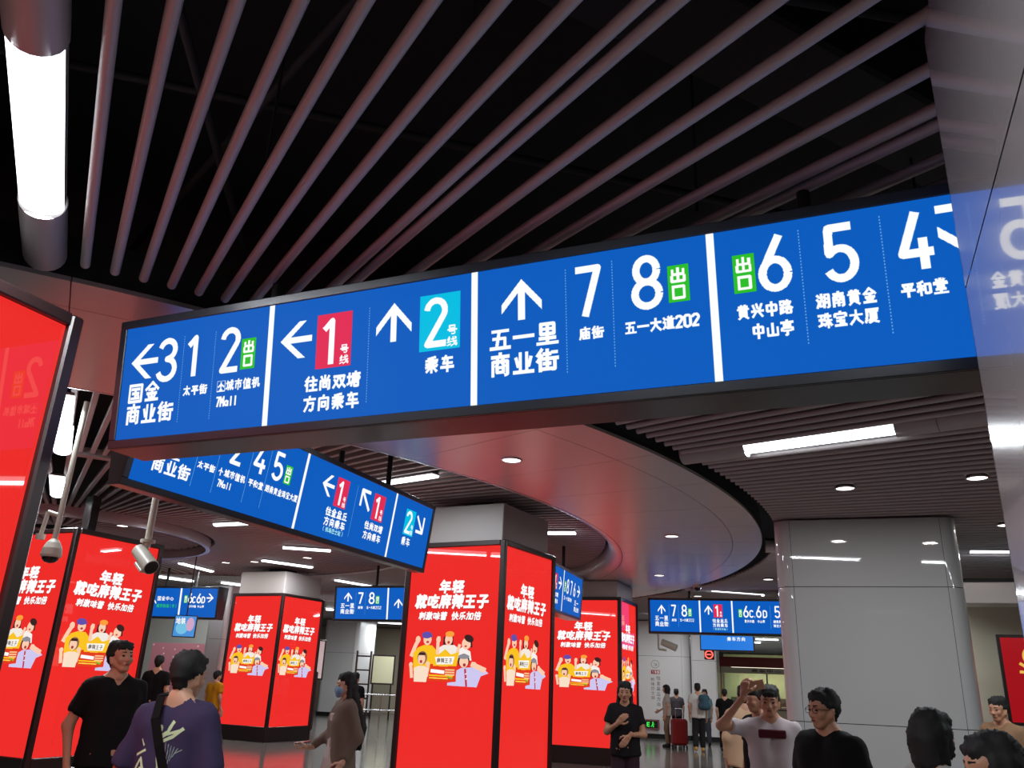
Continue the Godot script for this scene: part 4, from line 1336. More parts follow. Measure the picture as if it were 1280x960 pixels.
func print_gold_emblem() -> ImageTexture:
	# red hanging with a golden curling figure
	var k := 220.0
	var c := Canvas.new(roundi(1.7 * k), roundi(1.15 * k), Color8(172, 14, 26), k, GLYPH)
	var gold := Color8(255, 205, 90)
	var pts := arc(0.42, 0.48, 0.14, 0.13, -60, 200, 16)
	c.line(pts, 0.075, gold, 0.3)
	c.line(arc(0.36, 0.26, 0.1, 0.12, 60, 285, 12), 0.06, gold, 0.3)
	c.line([0.28, 0.42, 0.2, 0.36], 0.04, gold, 0.4)
	c.line([0.3, 0.48, 0.19, 0.47], 0.04, gold, 0.4)
	c.line([0.4, 0.15, 0.5, 0.1], 0.04, gold, 0.4)
	c.line([0.42, 0.2, 0.54, 0.2], 0.035, gold, 0.4)
	c.line([0.55, 0.42, 0.62, 0.36], 0.04, gold, 0.4)
	for q in 3:
		c.oval(1.0 + q * 0.22, 0.5, 0.07, 0.16, gold, 0.3)
	return c.tex()


# ------------------------------------------------------------------ surveillance cameras
func build_cameras() -> void:
	# a white bullet camera on a drop pole
	var t := thing("bullet_camera", "white bullet camera on a drop pole below the second sign", "camera", Vector3(-3.56, 2.68, -8.28), 0.0)
	var m := Mb.new()
	m.tube(Vector3(0, 0, 0), Vector3(0, 1.318, 0), 0.034, 0.034, 14)
	part("pole", m, M.cam_body, t)
	m = Mb.new()
	m.tube(Vector3(0, -0.01, 0), Vector3(0, 0.02, 0), 0.07, 0.07, 16)
	part("clamp", m, M.cam_body, t)
	m = Mb.new()
	m.tube(Vector3(0, -0.005, 0), Vector3(-0.02, -0.1, 0.01), 0.036, 0.04, 12)
	part("knuckle", m, M.cam_body, t)
	var a := Vector3(-0.06, -0.09, 0.02)
	var b := Vector3(0.16, -0.27, 0.18)
	m = Mb.new()
	m.tube(a, b, 0.07, 0.075, 20)
	var body := part("body", m, M.cam_body, t)
	m = Mb.new()
	var dd := (b - a).normalized()
	m.tube(b + dd * 0.001, b + dd * 0.004, 0.066, 0.066, 20)
	part("lens_glass", m, M.cam_dark, body)
	m = Mb.new()
	m.box((a + b) * 0.5 + Vector3(-0.03, -0.085, 0.02), Vector3(0.05, 0.03, 0.16), 0.006, Basis.looking_at(dd))
	part("bracket", m, M.cam_body, t)
	# a dome camera on a bent pole with a side arm
	t = thing("dome_camera", "beige dome camera on a forked drop pole at the left", "camera", Vector3(-4.28, 2.5, -7.92), 0.0)
	m = Mb.new()
	m.tube(Vector3(-0.01, 0.1, 0), Vector3(0.0, 1.498, -0.0), 0.026, 0.026, 12)
	part("pole", m, M.cam_body, t)
	m = Mb.new()
	m.path([Vector3(0, 0.34, 0), Vector3(-0.13, 0.375, 0.0), Vector3(-0.15, 0.16, 0)], 0.02, 10)
	part("side_arm", m, M.cam_body, t)
	m = Mb.new()
	m.tube(Vector3(-0.15, 0.16, 0), Vector3(-0.15, 0.11, 0), 0.045, 0.04, 16)
	part("sensor", m, M.cam_body, t)
	m = Mb.new()
	m.lathe([Vector2(0.0, 0.12), Vector2(0.03, 0.118), Vector2(0.06, 0.085), Vector2(0.085, 0.03), Vector2(0.092, -0.03), Vector2(0.088, -0.05), Vector2(0.07, -0.055)], Vector3(-0.01, 0, 0), 24)
	part("shell", m, M.cam_body, t)
	m = Mb.new()
	m.lathe([Vector2(0.075, -0.05), Vector2(0.07, -0.075), Vector2(0.045, -0.1), Vector2(0.0, -0.11)], Vector3(-0.01, 0, 0), 24)
	part("dome", m, M.cam_dark, t)
	# two more far off
	t = thing("bullet_camera", "small far bullet camera hung below the far blue sign", "camera", Vector3(4.62, 2.66, -24.15))
	m = Mb.new()
	m.path([Vector3(-0.2, 1.035, 0), Vector3(-0.2, -0.1, 0), Vector3(0.02, -0.12, 0)], 0.03, 10)
	part("pole", m, M.cam_body, t)
	m = Mb.new()
	m.tube(Vector3(-0.1, 0.1, 0), Vector3(0.26, -0.06, 0.2), 0.09, 0.1, 16)
	part("body", m, M.cam_body, t)
	t = thing("dome_camera", "small dark dome camera on the ceiling above the far blue sign", "camera", Vector3(4.3, 3.7, -18.6))
	m = Mb.new()
	m.lathe([Vector2(0.1, 0.0), Vector2(0.1, -0.04), Vector2(0.07, -0.05)], Vector3.ZERO, 20)
	part("ring", m, M.cam_body, t)
	m = Mb.new()
	m.lathe([Vector2(0.075, -0.045), Vector2(0.065, -0.09), Vector2(0.035, -0.115), Vector2(0.0, -0.12)], Vector3.ZERO, 20)
	part("dome", m, M.cam_dark, t)


# ------------------------------------------------------------------ what stands further off
func build_background() -> void:
	var d := Vector3(0.93, 0, 0.367)
	var turn := atan2(-d.z, d.x)
	# a wall with a bulkhead and a red hanging at the right
	var o := setting("wall_right", "beige wall at the right behind the grey column")
	var m := Mb.new()
	m.box(Vector3(11.0, 1.56, -12.6), Vector3(9.0, 3.12, 0.2), 0.004, Basis(Vector3.UP, turn))
	part("surface", m, paint(Color(0.82, 0.79, 0.7), 0.5), o)
	m = Mb.new()
	m.box(Vector3(10.6, 2.98, -10.75), Vector3(8.6, 0.3, 0.5), 0.01, Basis(Vector3.UP, turn))
	var beam := setting("trim_1", "low bulkhead beam at the right")
	part("surface", m, M.panel, beam)
	m = Mb.new()
	m.box(Vector3(10.75, 3.17, -11.75), Vector3(8.8, 0.08, 2.0), 0.01, Basis(Vector3.UP, turn))
	part("soffit", m, M.fascia, beam)
	var low := thing("downlight", "round white downlight under the low bulkhead at the right", "light", Vector3(7.55, 3.12, -11.75), 0.0, "round downlights in the ceiling")
	m = Mb.new()
	m.lathe([Vector2(0.1, 0.008), Vector2(0.115, 0.004), Vector2(0.115, -0.004), Vector2(0.1, -0.008), Vector2(0.095, 0.0)], Vector3.ZERO, 24)
	part("trim_ring", m, M.steel, low)
	m = Mb.new()
	m.lathe([Vector2(0.096, -0.002), Vector2(0.0, -0.004)], Vector3.ZERO, 24)
	part("lamp_disc", m, M.down_lamp, low)
	area_light(low, Vector3(0, -0.012, 0), Basis(Vector3.RIGHT, Vector3(0, 0, 1), Vector3(0, 1, 0)), Vector2(0.17, 0.17), Color(1.0, 0.98, 0.95), DOWN_LIGHT)
	var t := thing("red_hanging", "red hanging with a golden curling figure at the right edge", "banner", Vector3(6.72, 1.28, -11.5), turn)
	m = Mb.new()
	m.box(Vector3(0.85, 0.53, -0.03), Vector3(1.78, 1.14, 0.05), 0.004)
	part("frame", m, M.frame, t)
	m = Mb.new()
	quad_uv(m, Vector3(0, 0, 0), Vector3(1.7, 0, 0), Vector3(0, 1.06, 0), Vector3(0, 0, 1))
	part("lit_screen", m, screen(print_gold_emblem(), 0.8, 0.2), t, "red cloth print with gold")
	for e in [0.2, 1.5]:
		m = Mb.new()
		m.tube(Vector3(e, -1.28, -0.04), Vector3(e, -0.03, -0.04), 0.03, 0.03, 10)
		part("stand", m, M.frame, t)

	# the recess with the service desk, seen between the white column and the grey one
	o = setting("wall_3", "pale wall behind the waiting people")
	m = Mb.new()
	m.box(Vector3(5.6, 1.84, -33.2), Vector3(4.6, 3.68, 0.2), 0.004, Basis(Vector3.UP, 0.1))
	part("surface", m, M.wall, o)
	t = thing("service_desk", "lit service desk with a glass front and red canopy, far off", "kiosk", Vector3(8.15, 0, -31.95), turn)
	m = Mb.new()
	m.box(Vector3(1.6, 0.5, 0), Vector3(3.2, 1.0, 0.6), 0.02)
	part("counter", m, M.wall_cream, t)
	m = Mb.new()
	m.box(Vector3(1.6, 1.03, 0.05), Vector3(3.3, 0.05, 0.8), 0.01)
	part("worktop", m, M.steel, t)
	m = Mb.new()
	m.box(Vector3(1.6, 2.27, 0), Vector3(3.2, 0.2, 0.3), 0.01)
	part("lintel", m, paint(Color(0.82, 0.8, 0.7), 0.5), t)
	m = Mb.new()
	m.box(Vector3(1.6, 2.56, 0.0), Vector3(3.4, 0.34, 0.5), 0.02)
	part("canopy", m, paint(Color(0.5, 0.13, 0.11), 0.5), t)
	for x in [0.0, 1.6, 3.2]:
		m = Mb.new()
		m.box(Vector3(x, 1.6, 0), Vector3(0.07, 1.14, 0.07), 0.01)
		part("mullion", m, paint(Color(0.82, 0.8, 0.7), 0.5), t)
	var glass := paint(Color(0.75, 0.85, 0.75, 0.25), 0.05)
	glass.transparency = BaseMaterial3D.TRANSPARENCY_ALPHA
	for x in [0.8, 2.4]:
		m = Mb.new()
		m.box(Vector3(x, 1.6, 0), Vector3(1.5, 1.1, 0.012), 0.002)
		part("pane", m, glass, t)
	m = Mb.new()
	m.box(Vector3(1.6, 1.8, -1.6), Vector3(3.4, 2.2, 0.1), 0.01)
	part("rear_wall", m, paint(Color(0.62, 0.66, 0.52), 0.6), t)
	var notice := Canvas.new(256, 24, Color8(205, 200, 180), 1.0, GLYPH)
	notice.text("乘车中心", 80, 4, 176, 20, 2.2, Color8(70, 66, 60))
	m = Mb.new()
	quad_uv(m, Vector3(0.2, 2.19, 0.152), Vector3(2.8, 0, 0), Vector3(0, 0.16, 0), Vector3(0, 0, 1))
	var pm := paint(Color.WHITE, 0.5)
	pm.albedo_texture = notice.tex()
	part("lettering", m, pm, t)
	area_light(t, Vector3(1.6, 2.35, -0.8), Basis(Vector3.RIGHT, Vector3(0, 0, 1), Vector3(0, 1, 0)), Vector2(2.6, 0.5), Color(1.0, 0.98, 0.85), 5.0, "desk_lamp_glow")
	m = Mb.new()
	m.box(Vector3(1.6, 2.38, -0.8), Vector3(2.6, 0.04, 0.5), 0.01)
	part("lamp_panel", m, lit(Color(1.0, 0.98, 0.88), 2.0), t)
	m = Mb.new()
	m.box(Vector3(-0.22, 1.2, 0.1), Vector3(0.34, 2.4, 0.34), 0.02)
	part("end_post", m, paint(Color(0.72, 0.36, 0.08), 0.5), t, "orange end post")
	for k in 4:
		m = Mb.new()
		m.box(Vector3(0.5 + k * 0.75, 1.22, -0.1), Vector3(0.42, 0.28, 0.05), 0.01, Basis(Vector3.UP, 0.2))
		m.box(Vector3(0.5 + k * 0.75, 1.09, -0.12), Vector3(0.06, 0.06, 0.06), 0.01)
		single("monitor", m, M.frame, ["first", "second", "third", "fourth"][k] + " dark monitor from the orange post on the service desk", "monitor", "monitors on the service desk").transform = t.transform
	# the lit stop disc
	t = thing("stop_sign", "small square lamp with a glowing red no entry ring", "sign", Vector3(6.36, 2.56, -26.3), turn)
	m = Mb.new()
	m.box(Vector3(0, 0, 0), Vector3(0.3, 0.3, 0.08), 0.02)
	part("case", m, M.frame, t)
	m = Mb.new()
	m.lathe([Vector2(0.13, 0.0), Vector2(0.13, 0.006), Vector2(0.09, 0.006), Vector2(0.09, 0.0)], Vector3(0, 0, 0.041), 24, Basis(Vector3.RIGHT, PI / 2))
	m.box(Vector3(0, 0, 0.044), Vector3(0.14, 0.035, 0.006), 0.001)
	part("glowing_ring", m, lit(Color(1.0, 0.25, 0.15), 1.6), t)
	m = Mb.new()
	m.tube(Vector3(0, 0.15, 0), Vector3(0, 2.34, 0), 0.015, 0.015, 8)
	part("hanger", m, M.frame, t)
	# exit lamp on the white column
	t = thing("exit_lamp", "small exit lamp with a green running figure on the white column", "sign", Vector3(5.025, 0.42, -28.925), turn)
	m = Mb.new()
	m.box(Vector3(0, 0, 0), Vector3(0.5, 0.3, 0.05), 0.01)
	part("case", m, paint(Color(0.6, 0.42, 0.42), 0.3, 0.4), t)
	m = Mb.new()
	quad_uv(m, Vector3(-0.2, -0.11, 0.027), Vector3(0.4, 0, 0), Vector3(0, 0.22, 0), Vector3(0, 0, 1))
	part("lit_screen", m, screen(print_exit_lamp(), 1.0, 0.3), t)
	# a blue wall screen under the far sign
	t = thing("blue_screen", "blue screen hung behind the far sign, left of the grey column", "screen", Vector3(5.85, 2.62, -24.4), turn)
	m = Mb.new()
	m.box(Vector3(0.55, 0.2, -0.04), Vector3(1.5, 0.46, 0.08), 0.01)
	part("case", m, M.frame, t)
	var bs := Canvas.new(256, 80, Color8(20, 120, 220), 1.0, GLYPH)
	bs.text("乘车方向", 130, 10, 220, 32, 3.0, WHITE)
	m = Mb.new()
	quad_uv(m, Vector3(-0.17, 0.0, 0.003), Vector3(1.44, 0, 0), Vector3(0, 0.4, 0), Vector3(0, 0, 1))
	part("lit_screen", m, screen(bs.tex(), 1.0, 0.3), t)
	for x in [0.1, 1.0]:
		m = Mb.new()
		m.tube(Vector3(x, 0.42, -0.04), Vector3(x, 2.28, -0.04), 0.012, 0.012, 8)
		part("hanger", m, M.frame, t)
	# striped ceiling of the next hall
	o = setting("ceiling", "striped black and white ceiling of the next hall")
	for k in 26:
		m = Mb.new()
		m.box(Vector3(7.4 + k * 0.42, 3.62, -40.5), Vector3(0.16, 0.08, 15.0), 0.01, Basis(Vector3.UP, 0.12))
		part("slat", m, M.enamel_white, o)
	for k in 8:
		var l := thing("hall_light", "short light strip in the next hall's ceiling, " + ["nearest", "second", "third", "fourth", "fifth", "sixth", "seventh", "farthest"][k] + " of eight", "light", Vector3(9.0 + (k % 2) * 1.7, 3.56, -34.5 - (k / 2) * 2.4), 0.0, "lights of the next hall")
		m = Mb.new()
		m.box(Vector3.ZERO, Vector3(0.9, 0.05, 0.12), 0.01)
		part("lamp_diffuser", m, M.white_lamp, l)
		area_light(l, Vector3(0, -0.04, 0), Basis(Vector3.RIGHT, Vector3(0, 0, 1), Vector3(0, 1, 0)), Vector2(0.9, 0.12), Color(0.95, 0.98, 1.0), STRIP_LIGHT)
	# yellow tactile strip on the floor
	o = setting("trim_2", "yellow tactile strip laid in the floor")
	var tact := paint(Color(0.78, 0.58, 0.16), 0.5)
	for k in 44:
		m = Mb.new()
		var p := Vector3(4.2, 0.004, -15.5).lerp(Vector3(8.7, 0.004, -30.5), k / 43.0)
		m.box(p, Vector3(0.34, 0.008, 0.345), 0.002, Basis(Vector3.UP, -0.29))
		for q in 4:
			m.box(p + Basis(Vector3.UP, -0.29) * Vector3(-0.12 + q * 0.08, 0.006, 0), Vector3(0.03, 0.008, 0.3), 0.002, Basis(Vector3.UP, -0.29))
		part("tile", m, tact, o)

	# far left: a grey wall with a pink dotted hoarding and two small screens
	o = setting("wall_4", "grey wall far off at the left")
	m = Mb.new()
	m.box(Vector3(-11.5, 1.84, -27.8), Vector3(9.0, 3.68, 0.2), 0.004, Basis(Vector3.UP, turn))
	part("surface", m, M.wall, o)
	var hoard := Canvas.new(512, 256, Color8(176, 110, 118), 1.0, GLYPH)
	for k in 60:
		hoard.oval(10 + (k * 83) % 500, 12 + (k * 47) % 240, 6, 5, Color8(228, 190, 190))
	t = thing("hoarding", "pink hoarding with pale dots at the far left", "hoarding", Vector3(-10.6, 0, -26.35), turn)
	m = Mb.new()
	m.box(Vector3(1.35, 1.12, -0.05), Vector3(2.7, 2.24, 0.08), 0.01)
	part("board", m, M.wall, t)
	m = Mb.new()
	quad_uv(m, Vector3(0, 0.9, -0.008), Vector3(2.7, 0, 0), Vector3(0, 1.34, 0), Vector3(0, 0, 1))
	var hm := paint(Color.WHITE, 0.6)
	hm.albedo_texture = hoard.tex()
	part("print", m, hm, t)
	for k in 2:
		var pic := Canvas.new(160, 100, Color8(70, 150, 225), 1.0, GLYPH)
		pic.oval(60, 60, 46, 30, Color8(120, 200, 235))
		pic.oval(120, 40, 30, 34, Color8(215, 170, 205))
		pic.text("地铁", 8, 8, 80, 40, 5, WHITE)
		t = thing("hanging_screen", ["blue picture screen hung beside the left red pillar", "tilted blue and pink picture screen below the far left sign"][k], "screen", [Vector3(-8.5, 2.2, -19.2), Vector3(-7.5, 2.2, -19.35)][k], [turn, turn + 0.5][k])
		m = Mb.new()
		m.box(Vector3(0.35, 0.22, -0.04), Vector3([0.86, 0.5][k], 0.48, 0.06), 0.01)
		part("case", m, M.frame, t)
		m = Mb.new()
		quad_uv(m, Vector3([-0.06, 0.12][k], 0, -0.008), Vector3([0.82, 0.46][k], 0, 0), Vector3(0, 0.44, 0), Vector3(0, 0, 1))
		part("lit_screen", m, screen(pic.tex(), 0.9, 0.2), t)
		m = Mb.new()
		m.tube(Vector3(0.35, 0.46, -0.04), Vector3(0.35, 2.7, -0.04), 0.015, 0.015, 8)
		part("hanger", m, M.frame, t)

	for k in 4:
		var p: Vector3 = [Vector3(-9.6, 3.972, -24.6), Vector3(-12.0, 3.972, -24.0), Vector3(-13.5, 3.672, -19.0), Vector3(-8.0, 3.972, -25.6)][k]
		var l := thing("hall_light", "light strip before the far grey wall at the left, " + ["second", "third", "fourth", "first"][k] + " from the slim column", "light", p, 0.9, "lights before the grey wall")
		m = Mb.new()
		m.box(Vector3.ZERO, Vector3(1.2, 0.05, 0.14), 0.01)
		part("lamp_diffuser", m, M.white_lamp, l)
		area_light(l, Vector3(0, -0.04, 0), Basis(Vector3.RIGHT, Vector3(0, 0, 1), Vector3(0, 1, 0)), Vector2(1.2, 0.14), Color(0.95, 0.98, 1.0), STRIP_LIGHT * 0.8)
	# between the far pillar and the middle one
	o = setting("wall_5", "cream wall far behind the woman with a mask")
	m = Mb.new()
	m.box(Vector3(-3.6, 1.84, -40.0), Vector3(12.0, 3.68, 0.2), 0.004, Basis(Vector3.UP, -0.1))
	part("surface", m, M.wall_cream, o)
	t = thing("line_map", "framed pale map on the far cream wall", "poster", Vector3(-4.9, 1.3, -33.9), 0.1)
	m = Mb.new()
	m.box(Vector3(0.35, 0.5, 0), Vector3(0.9, 1.1, 0.06), 0.01)
	part("frame", m, M.frame, t)
	m = Mb.new()
	m.box(Vector3(0.35, 0.5, 0.032), Vector3(0.78, 0.98, 0.004), 0.001)
	part("sheet", m, paint(Color(0.85, 0.83, 0.68), 0.5), t)
	for x in [0.0, 0.7]:
		m = Mb.new()
		m.tube(Vector3(x, -1.3, 0), Vector3(x, 0.0, 0), 0.03, 0.03, 8)
		part("stand", m, M.frame, t)
	t = thing("notice_rack", "dark upright rack beside the far white column", "rack", Vector3(-4.98, 0, -31.7), 0.1)
	for x in [-0.25, 0.25]:
		m = Mb.new()
		m.box(Vector3(x, 1.2, 0), Vector3(0.06, 2.4, 0.3), 0.01)
		part("upright", m, M.frame, t)
	for k in 5:
		m = Mb.new()
		m.box(Vector3(0, 0.3 + k * 0.48, 0), Vector3(0.5, 0.05, 0.34), 0.01)
		part("shelf", m, M.frame, t)
	t = thing("ticket_machine", "dark ticket machine behind the woman with a mask, left", "machine", Vector3(-5.9, 0, -26.2), 0.2)
	m = Mb.new()
	m.box(Vector3(0, 0.8, 0), Vector3(0.9, 1.6, 0.6), 0.03)
	part("body", m, paint(Color(0.2, 0.1, 0.1), 0.4), t)
	m = Mb.new()
	m.box(Vector3(0.0, 1.2, 0.31), Vector3(0.5, 0.35, 0.02), 0.004)
	part("lit_screen", m, lit(Color(0.5, 0.6, 0.7), 0.5), t)
	t = thing("red_advert", "dark red lit advert beside the far white column", "poster", Vector3(-6.6, 1.4, -29.6), 0.25)
	m = Mb.new()
	m.box(Vector3(0.2, 0.6, 0), Vector3(0.8, 1.3, 0.08), 0.01)
	part("frame", m, M.frame, t)
	m = Mb.new()
	m.box(Vector3(0.2, 0.6, 0.042), Vector3(0.7, 1.2, 0.004), 0.001)
	part("lit_screen", m, lit(Color(0.45, 0.09, 0.07), 0.8), t)
	m = Mb.new()
	m.box(Vector3(0.2, -0.7, 0), Vector3(0.1, 1.4, 0.06), 0.01)
	part("stand", m, M.frame, t)
	t = thing("barrier", "low steel barrier far behind the woman with a mask", "railing", Vector3(-4.4, 0, -27.6), 0.1)
	for x in [0.0, 0.7, 1.4]:
		m = Mb.new()
		m.tube(Vector3(x, 0, 0), Vector3(x, 1.0, 0), 0.025, 0.025, 10)
		part("post", m, M.steel, t)
	for y in [0.55, 1.0]:
		m = Mb.new()
		m.tube(Vector3(0, y, 0), Vector3(1.4, y, 0), 0.02, 0.02, 10)
		part("rail", m, M.steel, t)
	for k in 7:
		var p: Vector3 = [Vector3(5.2, 3.672, -26.6), Vector3(-4.4, 3.672, -27.0), Vector3(-3.2, 3.672, -28.5), Vector3(-5.6, 3.672, -30.0), Vector3(-3.6, 3.672, -33.0), Vector3(-2.4, 3.672, -31.0), Vector3(-4.6, 3.672, -36.0)][k]
		var l := thing("hall_light", ["light strip over the queue before the white column", "small light strip over the far cream wall, nearest of six", "small light strip over the far cream wall, second of six", "small light strip over the far cream wall, third of six", "small light strip over the far cream wall, fourth of six", "small light strip over the far cream wall, fifth of six", "small light strip over the far cream wall, farthest of six"][k], "light", p, 0.3, "lights before the cream wall")
		m = Mb.new()
		m.box(Vector3.ZERO, Vector3(1.2, 0.05, 0.14), 0.01)
		part("lamp_diffuser", m, M.white_lamp, l)
		area_light(l, Vector3(0, -0.04, 0), Basis(Vector3.RIGHT, Vector3(0, 0, 1), Vector3(0, 1, 0)), Vector2(1.2, 0.14), Color(0.95, 0.98, 1.0), STRIP_LIGHT * 0.9)


# ------------------------------------------------------------------ people
func blob(m: Mb, bones: Array, cell: float, k: float, ripple := 0.0, uv := Rect2(), fine := 1.0) -> void:
	# a smooth skin round tapered bones [a, b, radius at a, radius at b, cut flat at b]
	var lo := Vector3(INF, INF, INF)
	var hi := -lo
	for b in bones:
		var r: float = maxf(b[2], b[3]) + cell * 2.0 + k
		for p in [b[0], b[1]]:
			lo = lo.min(p - Vector3.ONE * r)
			hi = hi.max(p + Vector3.ONE * r)
	var nx := ceili((hi.x - lo.x) / cell) + 1
	var ny := ceili((hi.y - lo.y) / cell) + 1
	var nz := ceili((hi.z - lo.z) / cell) + 1
	var f := PackedFloat32Array()
	f.resize(nx * ny * nz)
	var cut := k * 4.0
	for b in bones:
		var a: Vector3 = b[0]
		var e: Vector3 = b[1]
		var ra: float = b[2]
		var rb: float = b[3]
		var flat: bool = b.size() > 4 and b[4]
		var ab := e - a
		var len2 := maxf(ab.length_squared(), 1e-9)
		var dir := ab / sqrt(len2)
		var r := maxf(ra, rb) + cut
		var p0 := (a.min(e) - Vector3(r, r, r) - lo) / cell
		var p1 := (a.max(e) + Vector3(r, r, r) - lo) / cell
		var x0 := maxi(0, floori(p0.x))
		var x1 := mini(nx - 1, ceili(p1.x))
		var y0 := maxi(0, floori(p0.y))
		var y1 := mini(ny - 1, ceili(p1.y))
		var z0 := maxi(0, floori(p0.z))
		var z1 := mini(nz - 1, ceili(p1.z))
		for z in range(z0, z1 + 1):
			for y in range(y0, y1 + 1):
				var row := (z * ny + y) * nx
				for x in range(x0, x1 + 1):
					var q := Vector3(lo.x + x * cell - a.x, lo.y + y * cell - a.y, lo.z + z * cell - a.z)
					var t := clampf(q.dot(ab) / len2, 0.0, 1.0)
					var d := (q - ab * t).length() - (ra + (rb - ra) * t)
					if flat:
						d = maxf(d, (q - ab).dot(dir))
					if d < cut:
						f[row + x] += exp(-d / k)
	# one corner for each crossed cell, one face for each crossed edge
	var at := {}
	var count := {}
	var faces := []
	var step := [1, nx, nx * ny]
	for z in range(1, nz - 1):
		for y in range(1, ny - 1):
			var row := (z * ny + y) * nx
			for x in range(1, nx - 1):
				var c := row + x
				var inside := f[c] >= 1.0
				for ax in 3:
					var o: int = c + step[ax]
					if (f[o] >= 1.0) != inside:
						var da := -k * log(maxf(f[c], 1e-6))
						var db := -k * log(maxf(f[o], 1e-6))
						var t := clampf(da / (da - db), 0.0, 1.0)
						var p := Vector3(x, y, z)
						p[ax] += t
						var s1: int = step[(ax + 1) % 3]
						var s2: int = step[(ax + 2) % 3]
						for cellid in [c, c - s1, c - s1 - s2, c - s2]:
							at[cellid] = at.get(cellid, Vector3.ZERO) + p
							count[cellid] = count.get(cellid, 0) + 1
						if inside:
							faces.append([c, c - s1, c - s1 - s2, c - s2])
						else:
							faces.append([c, c - s2, c - s1 - s2, c - s1])
	var first := m.v.size()
	var id := {}
	var pos := PackedVector3Array()
	for c in at:
		id[c] = pos.size()
		pos.append(lo + at[c] / count[c] * cell)
	var nor := PackedVector3Array()
	nor.resize(pos.size())
	for q in faces:
		var i0: int = id[q[0]]
		var i1: int = id[q[1]]
		var i2: int = id[q[2]]
		var i3: int = id[q[3]]
		var nn := (pos[i2] - pos[i0]).cross(pos[i3] - pos[i1])
		for w in [i0, i1, i2, i3]:
			nor[w] += nn
		m.i.append_array([first + i0, first + i2, first + i1, first + i0, first + i3, first + i2])
	var noise: FastNoiseLite
	if ripple > 0.0:
		noise = FastNoiseLite.new()
		noise.seed = 5
		noise.frequency = 6.0
	for w in pos.size():
		var nn := nor[w].normalized()
		var p := pos[w]
		if ripple > 0.0:
			p += nn * ripple * noise.get_noise_3d(p.x * 1.6 * fine, p.y * 0.8 * fine, p.z * 1.6 * fine)
		var u := Vector2.ZERO
		if uv.size.x > 0.0:
			u = Vector2(1.0 - (p.x - uv.position.x) / uv.size.x, 1.0 - (p.y - uv.position.y) / uv.size.y) if nn.z < 0.25 else Vector2(0.01, 0.01)
		m.vert(p, nn, u)


func hand(m: Mb, wrist: Vector3, f: Vector3, palm: Vector3, thumb_side: float, curl: float, cell: float) -> void:
	# five unequal fingers rooted in the palm; f: along the hand, palm: the way the palm looks
	var side := f.cross(palm).normalized() * thumb_side
	palm = side.cross(f).normalized() * (1.0 if side.cross(f).dot(palm) > 0.0 else -1.0)
	var bones := [[wrist - f * 0.03, wrist + f * 0.02, 0.025, 0.024]]
	var reach := [0.07, 0.079, 0.073, 0.056]
	for q in 4:
		var base: Vector3 = wrist + f * [0.088, 0.092, 0.088, 0.08][q] + side * [0.027, 0.009, -0.01, -0.027][q]
		bones.append([wrist + f * 0.015 + side * [0.015, 0.006, -0.006, -0.015][q], base, 0.016, 0.0115])
		var p := base
		var w := curl * 0.6
		for s in 3:
			var dir: Vector3 = f * cos(w) + palm * sin(w)
			var e: Vector3 = p + dir * reach[q] * [0.45, 0.32, 0.23][s]
			bones.append([p, e, [0.0098, 0.0088, 0.008][s], [0.0088, 0.008, 0.007][s]])
			p = e
			w += curl
	var t0 := wrist + f * 0.025 + side * 0.02
	var t1: Vector3 = t0 + (f * 0.55 + side * 0.75 + palm * 0.3).normalized() * 0.042
	var t2: Vector3 = t1 + (f * 0.8 + side * 0.35 + palm * (0.3 + curl * 0.5)).normalized() * 0.032
	var t3: Vector3 = t2 + (f * 0.85 + palm * (0.3 + curl * 0.6)).normalized() * 0.026
	bones.append_array([[t0, t1, 0.015, 0.012], [t1, t2, 0.0115, 0.01], [t2, t3, 0.0098, 0.008]])
	blob(m, bones, cell, 0.0032)


func skin_color(v := 0) -> StandardMaterial3D:
	var m := paint([Color(0.76, 0.57, 0.46), Color(0.7, 0.5, 0.39), Color(0.82, 0.64, 0.54)][v], 0.5)
	m.subsurf_scatter_enabled = true
	m.subsurf_scatter_strength = 0.08
	return m


